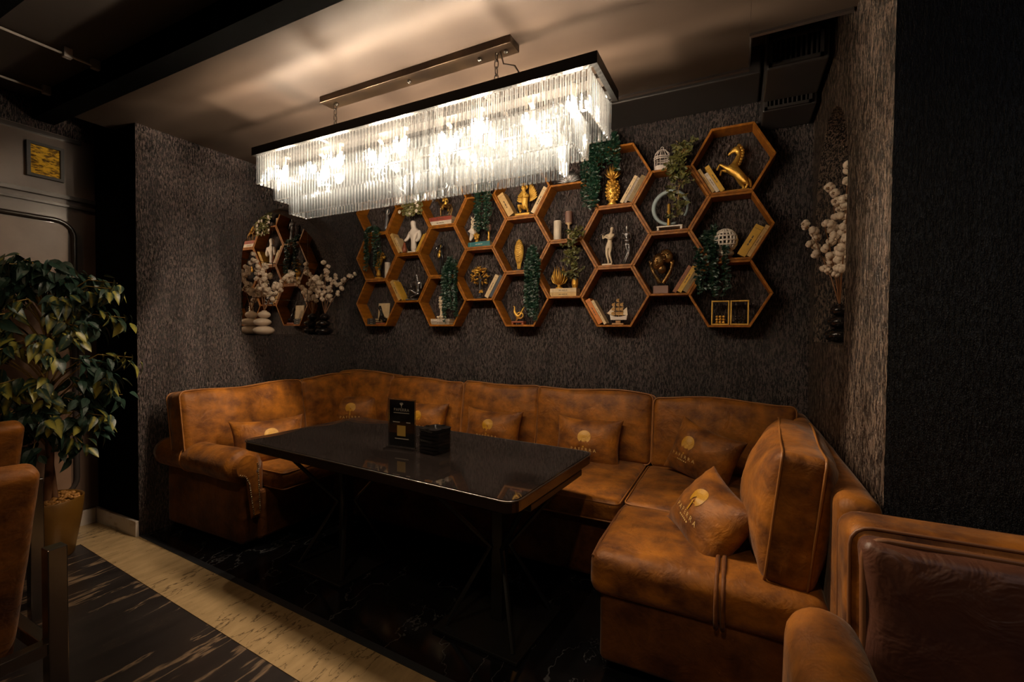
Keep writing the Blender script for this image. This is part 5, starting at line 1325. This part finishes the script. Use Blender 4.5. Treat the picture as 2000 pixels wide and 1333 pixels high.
def woody(label, M, path, n, m, spread, ls, seed, potm, potz=0.0, pot=True):
    """vine with a visible tan woody stem"""
    rnd = random.Random(seed)
    r = thing('trailing_plant', label, 'plant', M, 'artificial trailing plants on the shelves')
    if pot: part('pot', MB().lathe([(0.020, 0), (0.027, 0.03), (0.024, 0.06), (0.026, 0.07), (0.02, 0.066)], path[0], 12), potm, r, None, True)
    st = MB(); lv = MB(); P = [Vector(p) for p in path]
    if pot: P[0] = P[0] + Vector((0, 0, 0.062))
    fine = []
    for a, b in zip(P[:-1], P[1:]):
        for k in range(5): fine.append(a.lerp(b, k / 5) + Vector((rnd.uniform(-0.006, 0.006), rnd.uniform(-0.004, 0.004), 0)))
    fine.append(P[-1]); st.tube(fine, 0.0032, 5)
    for k in range(n):
        c = rnd.choice(fine); d = Vector((rnd.uniform(-1, 1), rnd.uniform(-0.9, 0.2), rnd.uniform(-0.5, 0.9))).normalized()
        e = c + d * spread * rnd.uniform(0.35, 1.0); e.y = min(e.y, 0.045)
        st.tube([c, c.lerp(e, 0.5) + Vector((0, 0, 0.008)), e], 0.0016, 4)
        for j in range(6):
            q = c.lerp(e, rnd.uniform(0.35, 1.0)); dd = Vector((rnd.uniform(-1, 1), rnd.uniform(-1, 0.1), rnd.uniform(-0.9, 0.5)))
            leaf_quad(lv, q, dd, ls * rnd.uniform(0.7, 1.2), ls * 0.30)
    part('stems', st, 'stem_tan', r); tag(part('foliage', lv, m, r), kind='stuff')
    return r
x6, z6 = hc(6, 1)
woody('olive vine with tan stem from a gold pot beside the coral', spot_M(6, 0, 0.064, 0.0635, 0.055), [(0, 0, 0), (0.01, -0.05, 0.13), (-0.015, -0.085, 0.20), (0.0, -0.095, 0.27), (0.03, -0.09, 0.34), (0.05, -0.07, 0.40)], 46, 'leaf_olive', 0.085, 0.036, 6, 'gold')
woody('olive vine with tan stems draped beside the birdcage', spot_M(8, 2, 0.03, 0, 0.066), [(0, 0, 0), (0.03, -0.02, 0.11), (0.08, -0.05, 0.12), (0.045, -0.10, 0.06), (0.015, -0.115, -0.02), (0.03, -0.11, -0.12), (0.03, -0.10, -0.25), (0.025, -0.08, -0.34)], 66, 'leaf_olive', 0.100, 0.036, 8, 'black_matte')

# ------------------------------------------------------------------ niche vases and cotton branches
def stone_vase(label, M, m):
    r = thing('stone_vase', label, 'vase', M, 'stacked pebble vases in the niches')
    part('pebble', MB().ell((0.0, 0, 0.040), (0.090, 0.072, 0.040), 20), m, r, None, True)
    part('pebble', MB().ell((-0.012, 0, 0.110), (0.074, 0.060, 0.034), 20), m, r, None, True)
    part('pebble', MB().ell((0.006, 0, 0.172), (0.052, 0.044, 0.032), 20), m, r, None, True)
    part('neck', MB().lathe([(0.018, 0.19), (0.020, 0.206), (0.016, 0.208)], (0.006, 0, 0), 14), m, r, None, True)
BOLL = MB()
for a in range(4):
    t = PI / 2 * a + 0.3; BOLL.ell((0.010 * math.cos(t), 0.010 * math.sin(t), 0.018), (0.0145, 0.0145, 0.017), 8)
BOLL = BOLL.mesh('boll', 'cotton', True)
CAL = MB()
for a in range(4):
    t = PI / 2 * a + 0.3 + PI / 4
    CAL.add([(0, 0, -0.004), (0.012 * math.cos(t - 0.5), 0.012 * math.sin(t - 0.5), 0.004), (0.026 * math.cos(t), 0.026 * math.sin(t), 0.022), (0.012 * math.cos(t + 0.5), 0.012 * math.sin(t + 0.5), 0.004)], [(0, 1, 2, 3)])
CAL = CAL.mesh('calyx', 'calyx')
def cotton(label, base, tips, seed, group, nb=12):
    rnd = random.Random(seed)
    for t in tips:
        r = thing('cotton_branch', t[1] + ' ' + label, 'cotton branch', T(*base), group)
        t = t[0]
        b = Vector((0, 0, 0)); e = Vector(t) - Vector(base); mid = b.lerp(e, 0.5) + Vector((0, 0, 0.03))
        pts = [b, b.lerp(mid, 0.5) + Vector((0, 0, 0.02)), mid, mid.lerp(e, 0.5) + Vector((0, 0, 0.012)), e]
        part('stem', MB().tube(pts, [0.004, 0.0035, 0.003, 0.0026, 0.002], 5), 'stem_brown', r)
        for k in range(nb):
            f = 0.28 + 0.72 * k / (nb - 1); i = min(3, int(f * 4)); q = pts[i].lerp(pts[i + 1], f * 4 - i)
            q = q + Vector((rnd.uniform(-0.022, 0.022), rnd.uniform(-0.026, 0.026), rnd.uniform(-0.01, 0.02)))
            d = Vector((rnd.uniform(-1, 1), rnd.uniform(-1, 1), rnd.uniform(0.2, 1.2))).normalized()
            s = rnd.uniform(0.85, 1.15)
            M = Matrix.Translation(q) @ d.to_track_quat('Z', 'Y').to_matrix().to_4x4() @ Matrix.Scale(s, 4)
            o = part('boll', BOLL, None, r, M); part('calyx', CAL, None, o)
ZS = 1.306
stone_vase('glossy white stacked pebble vase in the left niche', T(-3.545, 2.475, ZS) @ RZ(90), 'white_gloss')
stone_vase('glossy black stacked pebble vase in the left niche', T(-3.545, 3.10, ZS) @ RZ(90), 'black_gloss')
stone_vase('glossy black stacked pebble vase in the right niche', T(0.492, 2.95, ZS + 0.005) @ RZ(90), 'black_gloss')
cotton('cotton branch in the white pebble vase', (-3.545, 2.48, ZS + 0.20), [((-3.50, 2.36, 1.93), 'tallest left-leaning'), ((-3.50, 2.47, 1.86), 'upright'), ((-3.47, 2.70, 1.83), 'longest right-leaning'), ((-3.52, 2.62, 1.74), 'shorter right-leaning')], 1, 'cotton branches in the white vase')
cotton('cotton branch in the left niche black pebble vase', (-3.545, 3.106, ZS + 0.20), [((-3.50, 3.07, 1.96), 'tallest upright'), ((-3.47, 3.17, 1.86), 'slightly right-leaning'), ((-3.41, 3.31, 1.89), 'far right-leaning'), ((-3.50, 2.93, 1.83), 'left-leaning')], 2, 'cotton branches in the left black vase')
cotton('cotton branch in the right niche vase', (0.492, 2.956, ZS + 0.205), [((0.435, 2.87, 2.12), 'tall upright'), ((0.47, 2.70, 2.16), 'tallest, by the near niche edge,'), ((0.335, 2.99, 1.97), 'far left-leaning'), ((0.40, 2.84, 1.92), 'short middle'), ((0.46, 2.62, 2.0), 'right-leaning, half hidden,')], 3, 'cotton branches in the right black vase')

# ------------------------------------------------------------------ potted ficus
fx = thing('potted_ficus', 'large variegated ficus tree in a tapered bronze pot', 'plant', T(-3.62, 1.16, 0))
pot = part('pot', MB().lathe([(0.105, 0.0), (0.115, 0.01), (0.150, 0.22), (0.162, 0.345), (0.158, 0.350), (0.148, 0.335), (0.140, 0.30)], n=28), 'pot_gold', fx, None, True)
pb = MB(); rnd = random.Random(5)
for k in range(150):
    a = rnd.uniform(0, 2 * PI); q = 0.135 * math.sqrt(rnd.random()); pb.ell((q * math.cos(a), q * math.sin(a), 0.333 + rnd.uniform(0, 0.016)), (0.014, 0.012, 0.009), 6, Matrix.Rotation(rnd.uniform(0, 3), 3, 'Z'))
tag(part('pebbles', pb, 'pebble', pot, None, True), kind='stuff')
skin('trunk', [(0, 0, 0.30, 0.024), (0.02, 0.01, 0.62, 0.019), (-0.015, -0.01, 0.95, 0.018), (0.02, 0.01, 1.28, 0.014), (0.0, 0, 1.6, 0.010), (0.03, 0.03, 0.30, 0.016), (-0.02, 0.02, 0.63, 0.013), (0.025, 0.015, 0.96, 0.012)], [(0, 1), (1, 2), (2, 3), (3, 4), (0, 5), (5, 6), (6, 7)], 'trunk', fx)
def leaf_mesh(L_, W_, droop, nm):
    n = 6; vs = []; fs = []
    for i in range(n + 1):
        t = i / n; w = W_ * math.sin(PI * min(1, t * 1.02) ** 0.80) * (1 - 0.15 * t); z = -droop * t * t * L_
        vs += [(-w, t * L_, z + abs(w) * 0.28), (0, t * L_, z), (w, t * L_, z + abs(w) * 0.28)]
    for i in range(n):
        for j in range(2): b = i * 3 + j; fs.append((b, b + 1, b + 4, b + 3))
    me = bpy.data.meshes.new(nm); me.from_pydata(vs, [], fs); me.update(); me.materials.append(MATS['leaf_ficus'])
    me.polygons.foreach_set('use_smooth', [True] * len(me.polygons)); return me
LM = [leaf_mesh(0.088, 0.024, 0.35, 'leaf'), leaf_mesh(0.075, 0.021, 0.15, 'leaf'), leaf_mesh(0.095, 0.025, 0.55, 'leaf')]
cnt = 0
cl = []
for k in range(105):
    a = rnd.uniform(-2.6, 1.35); el = rnd.uniform(-1.0, 1.25)
    rad = rnd.uniform(0.72, 1.0)
    c = Vector((0.34 * rad * math.cos(el) * math.cos(a), 0.36 * rad * math.cos(el) * math.sin(a), 1.24 + 0.56 * rad * math.sin(el)))
    if c.x < -0.30 or c.y > 0.27: continue
    if 0.84 < c.z < 0.95 and abs(c.x) < 0.25 and rnd.random() < 0.7: continue
    cl.append(c)
cl += [Vector(q) for q in ((0.42, 0.16, 1.58), (0.36, 0.20, 1.62), (0.30, 0.26, 1.42), (0.33, 0.28, 1.18), (0.32, 0.20, 1.05), (0.26, 0.26, 0.95), (0.24, 0.18, 0.74), (0.16, 0.05, 0.64), (0.20, 0.10, 0.80), (0.10, -0.10, 0.62), (0.28, 0.06, 0.70), (0.05, -0.15, 0.72), (0.14, 0.12, 0.90), (0.22, -0.05, 0.86), (0.30, 0.16, 0.84), (0.12, -0.06, 0.80), (0.18, 0.02, 0.72), (0.02, -0.05, 0.66))]
far_v = []; far_f = []
cl.sort(key=lambda c: -(c.x * 0.9 - c.y * 0.35))
for k, c in enumerate(cl):
    b = Vector((0.0, 0.0, max(0.66, min(1.5, c.z - 0.18)))); mid = b.lerp(c, 0.6) + Vector((0, 0, 0.09))
    part('branch', MB().tube([b, b.lerp(mid, 0.5) + Vector((0, 0, 0.02)), mid, c], [0.006, 0.0045, 0.0032, 0.002], 5), 'ficus_stem', fx)
    out = Vector((c.x, c.y, 0)); out = out.normalized() if out.length > 0.02 else Vector((1, 0, 0))
    for j in range(11):
        t = j / 10; q = mid.lerp(c, 0.25 + 0.8 * t) + Vector((rnd.uniform(-0.035, 0.035), rnd.uniform(-0.035, 0.035), rnd.uniform(-0.035, 0.03)))
        d = (out * rnd.uniform(0.0, 0.9) + Vector((rnd.uniform(-0.7, 0.7), rnd.uniform(-0.7, 0.7), rnd.uniform(-1.15, -0.05)))).normalized()
        # blades lie like shingles: upper side outwards and up
        n_ = (out * rnd.uniform(0.4, 1.0) + Vector((rnd.uniform(-0.4, 0.4), rnd.uniform(-0.4, 0.4), rnd.uniform(0.3, 0.9)))).normalized()
        xx = d.cross(n_).normalized(); n_ = xx.cross(d)
        M = Matrix(((xx.x, d.x, n_.x, q.x), (xx.y, d.y, n_.y, q.y), (xx.z, d.z, n_.z, q.z), (0, 0, 0, 1))) @ Matrix.Scale(rnd.uniform(0.85, 1.2), 4)
        me = rnd.choice(LM)
        if cnt < 300 and q.x + fx.location.x > -3.92:
            part('leaf', me, None, fx, M); cnt += 1
        else:
            o_ = len(far_v); far_v += [tuple(M @ v.co) for v in me.vertices]; far_f += [tuple(o_ + i for i in pl.vertices) for pl in me.polygons]
me = bpy.data.meshes.new('inner_leaves'); me.from_pydata(far_v, [], far_f); me.update(); me.materials.append(MATS['leaf_ficus'])
tag(put(bpy.data.objects.new('inner_leaves', me), fx), kind='stuff')
